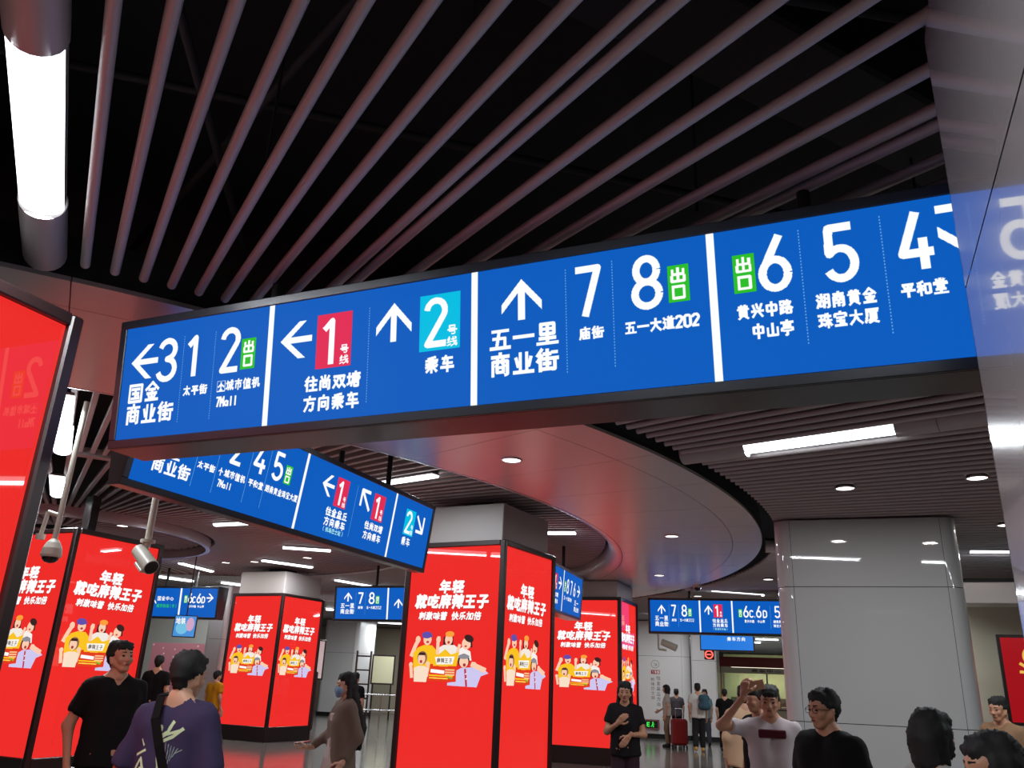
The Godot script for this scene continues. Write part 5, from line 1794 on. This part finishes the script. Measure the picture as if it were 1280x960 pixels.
func person(c: Dictionary) -> Node3D:
	# c: label, at (x, z), yaw in degrees (0 looks towards +z), tall, top, bottom, and so on
	var s: float = c.tall / 1.775
	var t := thing("person", c.label, "person", Vector3(c.at[0], 0, c.at[1]), deg_to_rad(c.yaw), "people in the station hall")
	var cell: float = c.get("cell", 0.016)
	var near: bool = cell < 0.02
	var woman: bool = c.get("woman", false)
	var sh: float = 0.165 if woman else 0.188
	var j := {
		"re": Vector3(-sh - 0.05, 1.13, -0.03), "rw": Vector3(-sh - 0.045, 0.88, 0.05),
		"le": Vector3(sh + 0.05, 1.13, -0.03), "lw": Vector3(sh + 0.045, 0.88, 0.05),
		"rk": Vector3(-0.095, 0.5, 0.025), "ra": Vector3(-0.1, 0.09, -0.02), "lk": Vector3(0.095, 0.5, 0.025), "la": Vector3(0.1, 0.09, -0.02),
	}
	j.merge(c.get("pose", {}), true)
	var body := []
	var arms := {}
	body.append([Vector3(-0.065, 0.93, 0), Vector3(0.065, 0.93, 0), 0.112, 0.112])
	for q in [-1.0, 1.0]:
		body.append([Vector3(q * 0.06, 0.95, 0), Vector3(q * 0.062, 1.12, 0.005), 0.1, 0.088 if woman else 0.095])
		body.append([Vector3(q * 0.062, 1.12, 0.005), Vector3(q * (sh - 0.1), 1.32, 0), 0.09, 0.1 if not woman else 0.09])
		body.append([Vector3(q * (sh - 0.06), 1.4, -0.015), Vector3(q * 0.03, 1.475, -0.02), 0.045, 0.042])
		if woman:
			body.append([Vector3(q * 0.07, 1.24, 0.06), Vector3(q * 0.07, 1.22, 0.075), 0.05, 0.045])
	body.append([Vector3(-sh + 0.03, 1.39, -0.01), Vector3(sh - 0.03, 1.39, -0.01), 0.052, 0.052])
	body.append([Vector3(0, 1.4, -0.02), Vector3(0, 1.53, 0.0), 0.054, 0.05])
	for q in [["r", -1.0], ["l", 1.0]]:
		var shoulder := Vector3(q[1] * sh, 1.385, -0.01)
		var el: Vector3 = j[q[0] + "e"]
		var wr: Vector3 = j[q[0] + "w"]
		arms[q[0]] = [shoulder, el, wr]
		body.append([shoulder, el, 0.048, 0.039])
		body.append([el, wr, 0.039, 0.026])
		var hip := Vector3(q[1] * 0.085, 0.9, 0)
		var kn: Vector3 = j[q[0] + "k"]
		var an: Vector3 = j[q[0] + "a"]
		body.append([hip, kn, 0.083, 0.055])
		body.append([kn, an, 0.052, 0.034])
	var sc := func(list: Array) -> Array:
		var o := []
		for b in list:
			var e: Array = b.duplicate()
			e[0] = b[0] * s
			e[1] = b[1] * s
			e[2] = b[2] * s
			e[3] = b[3] * s
			o.append(e)
		return o
	# skin: body, head and hands in one mesh
	var m := Mb.new()
	blob(m, sc.call(body), cell, 0.013)
	var hb := Basis(Vector3.UP, deg_to_rad(c.get("head_yaw", 0.0))) * Basis(Vector3.RIGHT, deg_to_rad(-c.get("head_up", 0.0))) * Basis(Vector3.BACK, deg_to_rad(c.get("head_tilt", 0.0)))
	var ho := Vector3(0, 1.5, 0.0) * s + hb * Vector3(0, 0.095, 0.018) * s
	var head := [
		[Vector3(0, 0.036, -0.03), Vector3(0, 0.032, 0.018), 0.076, 0.072],
		[Vector3(0, 0.02, 0.035), Vector3(0, -0.078, 0.048), 0.056, 0.03],
		[Vector3(-0.046, -0.03, 0.0), Vector3(-0.018, -0.088, 0.05), 0.028, 0.019],
		[Vector3(0.046, -0.03, 0.0), Vector3(0.018, -0.088, 0.05), 0.028, 0.019],
		[Vector3(0, 0.004, 0.088), Vector3(0, -0.03, 0.104), 0.007, 0.0105],
		[Vector3(-0.011, -0.033, 0.094), Vector3(0.011, -0.033, 0.094), 0.0085, 0.0085],
		[Vector3(-0.036, 0.024, 0.076), Vector3(0.036, 0.024, 0.076), 0.012, 0.012],
		[Vector3(-0.038, -0.022, 0.062), Vector3(-0.036, -0.03, 0.06), 0.024, 0.022],
		[Vector3(0.038, -0.022, 0.062), Vector3(0.036, -0.03, 0.06), 0.024, 0.022],
		[Vector3(-0.016, -0.06, 0.08), Vector3(0.016, -0.06, 0.08), 0.009, 0.009],
		[Vector3(-0.074, 0.004, -0.008), Vector3(-0.077, -0.034, 0.0), 0.014, 0.01],
		[Vector3(0.074, 0.004, -0.008), Vector3(0.077, -0.034, 0.0), 0.014, 0.01],
		[Vector3(0, -0.05, -0.02), Vector3(0, -0.13, -0.025), 0.052, 0.05],
	]
	var place := func(list: Array) -> Array:
		var o := []
		for b in list:
			var e: Array = b.duplicate()
			e[0] = ho + hb * (b[0] * s)
			e[1] = ho + hb * (b[1] * s)
			e[2] = b[2] * s
			e[3] = b[3] * s
			o.append(e)
		return o
	blob(m, place.call(head), 0.0065 if near else 0.011, 0.006)
	for q in [["r", -1.0], ["l", 1.0]]:
		var el: Vector3 = arms[q[0]][1] * s
		var wr: Vector3 = arms[q[0]][2] * s
		var f := (wr - el).normalized()
		if c.has(q[0] + "_hand"):
			f = (c[q[0] + "_hand"] as Vector3).normalized()
		var palm: Vector3 = c.get(q[0] + "_palm", Vector3(-q[1], 0, 0.0))
		var side := f.cross(palm)
		var ts: float = -q[1]
		if side.length() > 0.1:
			ts = 1.0 if side.dot(c.get(q[0] + "_thumb", Vector3(0, 0, 1))) > 0.0 else -1.0
		hand(m, wr + f * 0.015, f, palm, ts, c.get(q[0] + "_curl", 0.35), 0.0055 if near else 0.009)
	part("body", m, skin_color(c.get("skin", 0)), t)
	# face
	if near:
		for q in [-1.0, 1.0]:
			m = Mb.new()
			m.ball(ho + hb * Vector3(q * 0.031, 0.003, 0.0845) * s, Vector3(0.014, 0.0068, 0.007) * s, hb, 6, 10)
			part("eye", m, paint(Color(0.07, 0.05, 0.045), 0.2), t)
			m = Mb.new()
			m.tube(ho + hb * Vector3(q * 0.014, 0.028, 0.0945) * s, ho + hb * Vector3(q * 0.046, 0.031, 0.084) * s, 0.005, 0.003, 8)
			part("eyebrow", m, paint(Color(0.06, 0.05, 0.045), 0.8), t)
		m = Mb.new()
		m.ball(ho + hb * Vector3(0, -0.06, 0.0925) * s, Vector3(0.02, 0.006 + c.get("mouth", 0.0), 0.005) * s, hb, 6, 10)
		part("lips", m, paint(Color(0.5, 0.22, 0.2), 0.4), t)
	# hair
	var hair := [
		[Vector3(0, 0.052, -0.035), Vector3(0, 0.062, 0.012), 0.084, 0.076],
		[Vector3(0, 0.0, -0.055), Vector3(0, -0.035, -0.05), 0.062, 0.045],
		[Vector3(-0.062, 0.03, -0.03), Vector3(-0.066, 0.03, 0.016), 0.024, 0.016],
		[Vector3(0.062, 0.03, -0.03), Vector3(0.066, 0.03, 0.016), 0.024, 0.016],
		[Vector3(-0.04, 0.094, 0.05), Vector3(0.04, 0.094, 0.05), 0.024, 0.024],
		[Vector3(-0.035, 0.1, -0.02), Vector3(0.035, 0.1, -0.02), 0.045, 0.045],
	]
	var style: String = c.get("hair", "short")
	if style == "fringe" or style == "bob":
		hair.append([Vector3(-0.035, 0.07, 0.078), Vector3(0.03, 0.07, 0.078), 0.016, 0.016])
	if style == "bob":
		for q in [-1.0, 1.0]:
			hair.append([Vector3(q * 0.07, 0.04, -0.02), Vector3(q * 0.074, -0.1, -0.01), 0.034, 0.026])
			hair.append([Vector3(q * 0.07, 0.04, 0.025), Vector3(q * 0.074, -0.07, 0.03), 0.022, 0.018])
			hair.append([Vector3(q * 0.045, 0.0, -0.055), Vector3(q * 0.05, -0.11, -0.045), 0.055, 0.042])
		hair.append([Vector3(0, 0.0, -0.06), Vector3(0, -0.1, -0.065), 0.075, 0.055])
		hair.append([Vector3(-0.03, -0.02, -0.07), Vector3(-0.03, -0.12, -0.07), 0.05, 0.035])
		hair.append([Vector3(0.03, -0.02, -0.07), Vector3(0.03, -0.12, -0.07), 0.05, 0.035])
	if style == "long":
		for q in [-1.0, 1.0]:
			hair.append([Vector3(q * 0.07, 0.04, -0.02), Vector3(q * 0.08, -0.14, -0.02), 0.028, 0.026])
			hair.append([Vector3(q * 0.08, -0.14, -0.02), Vector3(q * 0.085, -0.34, -0.01), 0.03, 0.016])
			hair.append([Vector3(q * 0.035, -0.02, -0.075), Vector3(q * 0.045, -0.25, -0.1), 0.05, 0.045])
			hair.append([Vector3(q * 0.045, -0.25, -0.1), Vector3(q * 0.04, -0.42, -0.11), 0.045, 0.018])
	if style == "long" and c.get("extra_long", false):
		for q in [-1.0, 0.0, 1.0]:
			hair.append([Vector3(q * 0.06, -0.1, -0.085), Vector3(q * 0.07, -0.42, -0.2), 0.055, 0.05])
			hair.append([Vector3(q * 0.07, -0.42, -0.2), Vector3(q * 0.06, -0.62, -0.2), 0.05, 0.02])
	if style != "none":
		m = Mb.new()
		blob(m, place.call(hair), 0.007 if near else 0.012, 0.006, 0.014 if near else 0.0, Rect2(), 5.0)
		part("hair", m, paint(c.get("hair_color", Color(0.06, 0.05, 0.045)), 0.75), t)
	# shirt or jacket
	var shirt := []
	var hem: float = c.get("hem", 0.84)
	var loose: float = c.get("loose", 0.014)
	for q in [-1.0, 1.0]:
		shirt.append([Vector3(q * 0.064, 1.14, 0.004), Vector3(q * (0.066 + loose * 0.5), hem, 0.0), 0.1 + loose, 0.112 + loose, true])
		shirt.append([Vector3(q * 0.062, 1.12, 0.005), Vector3(q * (sh - 0.1), 1.32, 0), 0.096 + loose, 0.1 + loose if not woman else 0.09 + loose])
		shirt.append([Vector3(q * (sh - 0.06), 1.395, -0.015), Vector3(q * 0.06, 1.45, -0.02), 0.052, 0.042])
		if woman:
			shirt.append([Vector3(q * 0.07, 1.24, 0.06), Vector3(q * 0.07, 1.22, 0.075), 0.05 + loose, 0.045 + loose])
	shirt.append([Vector3(-sh + 0.03, 1.39, -0.01), Vector3(sh - 0.03, 1.39, -0.01), 0.06, 0.06])
	for q in ["r", "l"]:
		var a3: Array = arms[q]
		var sleeve: float = c.get("sleeve", 0.68)
		if sleeve <= 1.0:
			shirt.append([a3[0], a3[0].lerp(a3[1], sleeve), 0.062, 0.062 + loose * 0.3, true])
		else:
			shirt.append([a3[0], a3[1], 0.062, 0.055])
			shirt.append([a3[1], a3[1].lerp(a3[2], 0.95), 0.055, 0.042, true])
	m = Mb.new()
	blob(m, sc.call(shirt), cell, 0.016, 0.016 if near else 0.0, c.get("print_area", Rect2()))
	part(c.get("top_name", "shirt"), m, c.top, t)
	# legs
	var low := []
	if c.get("skirt", false):
		low.append([Vector3(0, 0.98, 0), Vector3(0, 0.42, 0.02), 0.15, 0.24, true])
	else:
		low.append([Vector3(-0.065, 0.94, 0), Vector3(0.065, 0.94, 0), 0.108, 0.108])
		for q in [["r", -1.0], ["l", 1.0]]:
			low.append([Vector3(q[1] * 0.085, 0.9, 0), j[q[0] + "k"], 0.092, 0.08])
			low.append([j[q[0] + "k"], j[q[0] + "a"], 0.08, 0.072, true])
	m = Mb.new()
	blob(m, sc.call(low), maxf(cell, 0.02), 0.014, 0.014 if near else 0.0)
	part("skirt" if c.get("skirt", false) else "trousers", m, c.bottom, t)
	for q in ["r", "l"]:
		var an: Vector3 = j[q + "a"]
		var foot := an - Vector3(0, 0.05, 0)
		m = Mb.new()
		blob(m, sc.call([[foot + Vector3(0, 0, -0.03), foot + Vector3(0, -0.004, 0.06), 0.045, 0.042], [foot + Vector3(0, -0.004, 0.06), foot + Vector3(0, -0.01, 0.15), 0.042, 0.032], [foot + Vector3(0, 0.04, -0.01), foot + Vector3(0, 0.01, 0.04), 0.045, 0.04]]), 0.014 if near else 0.02, 0.008)
		part("shoe", m, c.get("shoes", paint(Color(0.08, 0.08, 0.08), 0.5)), t)
	t.set_meta("head", [ho, hb, s])
	return t


func cloth(c: Color, rough := 0.85) -> StandardMaterial3D:
	var m := paint(c, rough, 0.0, 0.3)
	return m


func phone(at: Vector3, b: Basis, label: String, shade := Color(0.05, 0.05, 0.055)) -> void:
	var t := thing("phone", label, "phone", at)
	t.basis = b
	var m := Mb.new()
	m.box(Vector3.ZERO, Vector3(0.072, 0.15, 0.008), 0.004)
	part("case", m, paint(shade, 0.3), t)
	m = Mb.new()
	m.box(Vector3(0, 0, 0.0045), Vector3(0.066, 0.142, 0.001), 0.0003)
	part("glass", m, paint(Color(0.02, 0.02, 0.025), 0.08), t)


func print_back() -> ImageTexture:
	# the back of a violet shirt: a pale green swimmer-like figure over curls and a line of small print
	var k := 640.0
	var ground := Color8(58, 48, 76)
	var c := Canvas.new(roundi(0.5 * k), roundi(0.62 * k), ground, k, GLYPH)
	var pale := Color8(196, 214, 170)
	c.line([0.21, 0.12, 0.235, 0.2, 0.26, 0.27, 0.285, 0.35], 0.022, pale, 0.3)
	c.line([0.235, 0.18, 0.29, 0.15, 0.315, 0.1], 0.024, pale, 0.3)
	c.line([0.25, 0.2, 0.33, 0.17, 0.38, 0.13], 0.018, pale, 0.3)
	c.line([0.29, 0.16, 0.36, 0.14], 0.014, pale, 0.3)
	c.oval(0.235, 0.135, 0.017, 0.02, pale)
	for q in 6:
		c.line([0.29 + q * 0.02, 0.2 + q * 0.006, 0.305 + q * 0.01, 0.34 - q * 0.018], 0.004, Color8(150, 165, 150))
	c.line([0.14, 0.19, 0.165, 0.22], 0.012, pale)
	c.line([0.11, 0.27, 0.18, 0.24], 0.013, pale)
	c.line([0.12, 0.36, 0.16, 0.28, 0.2, 0.35, 0.12, 0.36], 0.014, pale)
	c.oval(0.175, 0.335, 0.018, 0.015, pale)
	for q in 4:
		c.line(arc(0.18, 0.44, 0.085 - q * 0.017, 0.05 - q * 0.01, 20 + q * 30, 330 + q * 20, 16), 0.008, [pale, Color8(120, 160, 130)][q % 2])
	for q in 18:
		c.rect(0.08 + q * 0.0115, 0.52 + (q % 3) * 0.003, 0.087 + q * 0.0115, 0.534, Color8(150, 150, 150))
	return c.tex()


func build_people() -> void:
	var black := cloth(Color(0.055, 0.05, 0.055))
	var denim := cloth(Color(0.1, 0.11, 0.15))
	# the man in black looking up to the right
	person({"label": "person in a black T-shirt looking up, before the left red pillar", "at": [-2.87, -6.6], "yaw": 48, "tall": 1.73, "top": black, "bottom": denim, "head_yaw": 8, "head_up": 14, "hair": "fringe", "skin": 1, "mouth": 0.003, "pose": {"re": Vector3(-0.27, 1.12, -0.06), "rw": Vector3(-0.26, 0.87, 0.02)}})
	# the man in violet seen from behind
	var violet := cloth(Color.WHITE)
	violet.albedo_texture = print_back()
	violet.texture_repeat = false
	var b := person({"label": "person in a printed violet T-shirt seen from behind", "at": [-1.63, -4.55], "yaw": 166, "tall": 1.63, "top": violet, "bottom": denim, "head_yaw": -8, "head_up": -4, "loose": 0.022, "sleeve": 0.92, "hair": "short", "print_area": Rect2(-0.22, 0.765, 0.47, 0.58), "pose": {"re": Vector3(-0.27, 1.09, -0.02), "rw": Vector3(-0.15, 1.02, 0.2), "le": Vector3(0.29, 1.1, -0.02), "lw": Vector3(0.16, 1.04, 0.21)}, "r_hand": Vector3(0.3, 0.1, 0.9), "l_hand": Vector3(-0.3, 0.1, 0.9)})
	var m := Mb.new()
	var strap := [Vector3(0.06, 1.455, 0.0), Vector3(0.075, 1.44, -0.075), Vector3(0.04, 1.33, -0.145), Vector3(-0.02, 1.2, -0.158), Vector3(-0.08, 1.05, -0.152), Vector3(-0.15, 0.92, -0.12)]
	for k in strap.size():
		strap[k] *= 0.952
	for k in strap.size() - 1:
		var dir: Vector3 = (strap[k + 1] - strap[k]).normalized()
		var away := Vector3(0, 0.3, -1) if k > 0 else Vector3(0, 1, -0.3)
		var side := dir.cross(away).normalized()
		var up := side.cross(dir).normalized()
		m.box((strap[k] + strap[k + 1]) * 0.5, Vector3(0.045, 0.008, strap[k].distance_to(strap[k + 1]) + 0.012), 0.002, Basis(side, up, -dir))
	part("bag_strap", m, cloth(Color(0.03, 0.03, 0.032)), b, "black strap across the back")
	# the far man in black between the pillars
	person({"label": "person in black seen from behind, far off between two red pillars", "at": [-6.37, -16.3], "yaw": 178, "tall": 1.77, "top": black, "bottom": black, "cell": 0.022, "pose": {"rk": Vector3(-0.09, 0.5, 0.1), "ra": Vector3(-0.1, 0.1, 0.05), "la": Vector3(0.1, 0.12, -0.16)}})
	person({"label": "person in a yellow top half hidden by the far red pillar", "at": [-5.9, -18.3], "yaw": 150, "tall": 1.55, "top": cloth(Color(0.75, 0.5, 0.08)), "bottom": denim, "cell": 0.03})
	# the woman with a mask
	var e := person({"label": "person with long dark hair and a blue face mask walking left", "at": [-1.46, -8.44], "yaw": -62, "tall": 1.57, "woman": true, "top": cloth(Color(0.44, 0.37, 0.33)), "top_name": "cardigan", "bottom": cloth(Color(0.74, 0.66, 0.64)), "skirt": true, "hair": "long", "extra_long": true, "sleeve": 2.0, "loose": 0.03, "hem": 0.72, "skin": 2, "hair_color": Color(0.08, 0.05, 0.05), "pose": {"le": Vector3(0.22, 1.1, -0.1), "lw": Vector3(0.2, 0.88, 0.02), "re": Vector3(-0.2, 1.12, 0.05), "rw": Vector3(-0.14, 0.98, 0.28), "rk": Vector3(-0.09, 0.5, 0.14), "ra": Vector3(-0.1, 0.1, 0.16), "lk": Vector3(0.09, 0.5, -0.04), "la": Vector3(0.1, 0.12, -0.2)}, "r_hand": Vector3(0, -0.1, 1), "r_palm": Vector3(0, 1, 0), "r_curl": 0.6})
	var h: Array = e.get_meta("head")
	m = Mb.new()
	blob(m, [[h[0] + h[1] * Vector3(-0.03, -0.045, 0.07) * h[2], h[0] + h[1] * Vector3(0.03, -0.045, 0.07) * h[2], 0.036, 0.036], [h[0] + h[1] * Vector3(0, -0.03, 0.088) * h[2], h[0] + h[1] * Vector3(0, -0.085, 0.07) * h[2], 0.026, 0.03]], 0.0065, 0.006)
	part("face_mask", m, cloth(Color(0.5, 0.6, 0.72)), e, "pale blue face mask")
	var inner := Mb.new()
	inner.box(Vector3(0.0, 1.02, 0.112), Vector3(0.1, 0.3, 0.03), 0.012)
	part("blouse", inner, cloth(Color(0.7, 0.62, 0.6)), e, "pale blouse showing under the cardigan")
	phone(e.transform * Vector3(-0.124, 0.905, 0.34), e.basis * Basis(Vector3.RIGHT, -1.45), "dark phone held by the person with the face mask")
	# the woman in black before the far red pillar
	person({"label": "person in a dark T-shirt with folded arms before the far red pillar", "at": [1.49, -10.4], "yaw": -9, "tall": 1.61, "woman": true, "top": cloth(Color(0.1, 0.085, 0.095)), "bottom": cloth(Color(0.2, 0.13, 0.16)), "hair": "long", "sleeve": 0.6, "skin": 1, "pose": {"re": Vector3(-0.23, 1.12, 0.02), "rw": Vector3(-0.1, 1.22, 0.18), "le": Vector3(0.24, 1.1, 0.02), "lw": Vector3(0.07, 1.1, 0.19)}, "l_hand": Vector3(-0.6, -0.75, 0.1), "l_palm": Vector3(0, 0, -1), "l_thumb": Vector3(-1, 0, 0), "l_curl": 0.25, "r_hand": Vector3(0.55, 0.55, 0.3), "r_palm": Vector3(0.3, 0, -1), "r_curl": 0.5})
	# the man with glasses
	var g := person({"label": "person with glasses in black, head turned left, before the grey column", "at": [1.92, -5.16], "yaw": -55, "tall": 1.58, "top": black, "bottom": denim, "head_yaw": -14, "hair": "short", "skin": 1, "loose": 0.03})
	h = g.get_meta("head")
	m = Mb.new()
	for q in [-1.0, 1.0]:
		var ring := []
		for k in 13:
			var w := TAU * k / 12
			ring.append(h[0] + h[1] * Vector3(q * 0.034 + cos(w) * 0.025, 0.003 + sin(w) * 0.018, 0.1) * h[2])
		m.path(ring, 0.0016, 6)
		m.path([h[0] + h[1] * Vector3(q * 0.06, 0.008, 0.1) * h[2], h[0] + h[1] * Vector3(q * 0.079, 0.008, 0.0) * h[2]], 0.0018, 6)
	m.path([h[0] + h[1] * Vector3(-0.01, 0.006, 0.1) * h[2], h[0] + h[1] * Vector3(0.01, 0.006, 0.1) * h[2]], 0.0016, 6)
	part("glasses", m, M.frame, g)
	# the one with a raised arm
	var hh := person({"label": "person in a pale T-shirt raising one arm with a phone", "at": [2.09, -6.78], "yaw": -14, "tall": 1.6, "top": cloth(Color(0.72, 0.67, 0.68)), "bottom": denim, "head_yaw": -4, "head_up": -2, "hair": "fringe", "skin": 1, "pose": {"re": Vector3(-0.41, 1.4, 0.12), "rw": Vector3(-0.22, 1.63, 0.17)}, "r_hand": Vector3(0.2, 1, -0.05), "r_palm": Vector3(0.6, 0, -0.8), "r_thumb": Vector3(1, 0, 0.3), "r_curl": 0.85})
	m = Mb.new()
	m.box(Vector3(0.0, 1.22, 0.125), Vector3(0.2, 0.06, 0.02), 0.008)
	part("chest_print", m, cloth(Color(0.3, 0.1, 0.14)), hh, "dark red print on the chest")
	phone(hh.transform * Vector3(-0.11, 1.555, 0.13), hh.basis * Basis(Vector3.FORWARD, 1.35) * Basis(Vector3.RIGHT, PI), "pale phone held up in the raised hand", Color(0.75, 0.55, 0.42))
	# behind them
	person({"label": "person with dark hair half hidden behind the raised arm, dark top", "at": [2.33, -7.9], "yaw": -70, "tall": 1.6, "top": black, "bottom": denim, "skin": 1, "hair": "fringe", "cell": 0.02})
	person({"label": "person in a cream jacket seen from behind, by the raised arm", "at": [2.77, -9.9], "yaw": 176, "tall": 1.62, "top": cloth(Color(0.76, 0.62, 0.5)), "top_name": "jacket", "bottom": cloth(Color(0.06, 0.05, 0.05)), "sleeve": 2.0, "loose": 0.04, "cell": 0.02, "hem": 0.8})
	# at the right edge
	person({"label": "person with a black bob seen from behind at the lower right", "at": [1.89, -3.87], "yaw": 104, "tall": 1.5, "woman": true, "top": cloth(Color(0.66, 0.66, 0.64)), "bottom": denim, "hair": "bob", "skin": 1})
	person({"label": "short person with dark hair in the lower right corner", "at": [1.55, -2.77], "yaw": -92, "tall": 1.45, "woman": true, "top": black, "bottom": denim, "hair": "bob", "skin": 1})
	person({"label": "person in a tan shirt turned left beside the red hanging", "at": [4.81, -8.42], "yaw": -62, "tall": 1.6, "top": cloth(Color(0.52, 0.4, 0.3)), "bottom": denim, "hair": "short", "skin": 1, "sleeve": 2.0})
	# the far group by the service desk
	person({"label": "far person in a white T-shirt carrying a backpack, seen from behind", "at": [5.35, -23.6], "yaw": 172, "tall": 1.74, "top": cloth(Color(0.78, 0.78, 0.76)), "bottom": cloth(Color(0.13, 0.13, 0.14)), "cell": 0.026, "shoes": paint(Color(0.75, 0.55, 0.2), 0.6), "pose": {"rk": Vector3(-0.09, 0.5, 0.09), "ra": Vector3(-0.1, 0.1, 0.1), "la": Vector3(0.1, 0.12, -0.14)}})
	m = Mb.new()
	blob(m, [[Vector3(-0.07, 0.1, 0), Vector3(0.07, 0.1, 0), 0.1, 0.1], [Vector3(-0.06, 0.3, 0), Vector3(0.06, 0.3, 0), 0.09, 0.09], [Vector3(0, 0.1, 0.05), Vector3(0, 0.3, 0.04), 0.1, 0.09]], 0.022, 0.015)
	var bag := single("backpack", m, cloth(Color(0.22, 0.33, 0.38)), "blue grey backpack worn by the far person in white", "backpack")
	bag.transform = Transform3D(Basis(Vector3.UP, 0.1), Vector3(5.46, 1.03, -23.36))
	person({"label": "far person in black trousers and top walking away", "at": [6.15, -23.9], "yaw": 165, "tall": 1.62, "top": black, "bottom": black, "cell": 0.026, "pose": {"rk": Vector3(-0.09, 0.5, 0.12), "ra": Vector3(-0.12, 0.1, 0.12), "lk": Vector3(0.1, 0.5, -0.02), "la": Vector3(0.12, 0.13, -0.25)}})
	person({"label": "far person with long hair in a pale blue top facing the hall", "at": [6.1, -26.0], "yaw": -20, "tall": 1.6, "woman": true, "top": cloth(Color(0.45, 0.58, 0.62)), "bottom": cloth(Color(0.3, 0.32, 0.36)), "hair": "long", "cell": 0.026})
	person({"label": "far person in white beside a red suitcase", "at": [4.78, -25.0], "yaw": -100, "tall": 1.68, "woman": true, "top": cloth(Color(0.72, 0.68, 0.64)), "bottom": cloth(Color(0.5, 0.42, 0.34)), "hair": "bob", "cell": 0.026, "pose": {"rw": Vector3(-0.15, 1.0, 0.2), "re": Vector3(-0.2, 1.12, -0.02)}})
	var t := thing("suitcase", "red suitcase standing by the far person in white", "suitcase", Vector3(5.02, 0, -24.55), 0.2)
	m = Mb.new()
	m.box(Vector3(0, 0.42, 0), Vector3(0.44, 0.68, 0.28), 0.06)
	part("shell", m, paint(Color(0.5, 0.05, 0.07), 0.4), t)
	m = Mb.new()
	m.path([Vector3(-0.12, 0.76, 0.05), Vector3(-0.12, 1.02, 0.05), Vector3(0.12, 1.02, 0.05), Vector3(0.12, 0.76, 0.05)], 0.012, 8)
	part("pull_handle", m, M.steel, t)
	for q in [[-0.17, -0.1], [0.17, -0.1], [-0.17, 0.1], [0.17, 0.1]]:
		m = Mb.new()
		m.tube(Vector3(q[0] - 0.015, 0.04, q[1]), Vector3(q[0] + 0.015, 0.04, q[1]), 0.04, 0.04, 12)
		m.box(Vector3(q[0], 0.075, q[1]), Vector3(0.04, 0.03, 0.04), 0.005)
		part("wheel", m, M.frame, t)
	person({"label": "far person in dark clothes at the left end of the desk queue", "at": [5.5, -27.2], "yaw": 170, "tall": 1.58, "top": cloth(Color(0.3, 0.28, 0.3)), "bottom": black, "cell": 0.03})
	person({"label": "tiny far person behind the person with the face mask", "at": [-2.9, -17.6], "yaw": 160, "tall": 1.62, "top": black, "bottom": black, "cell": 0.03})
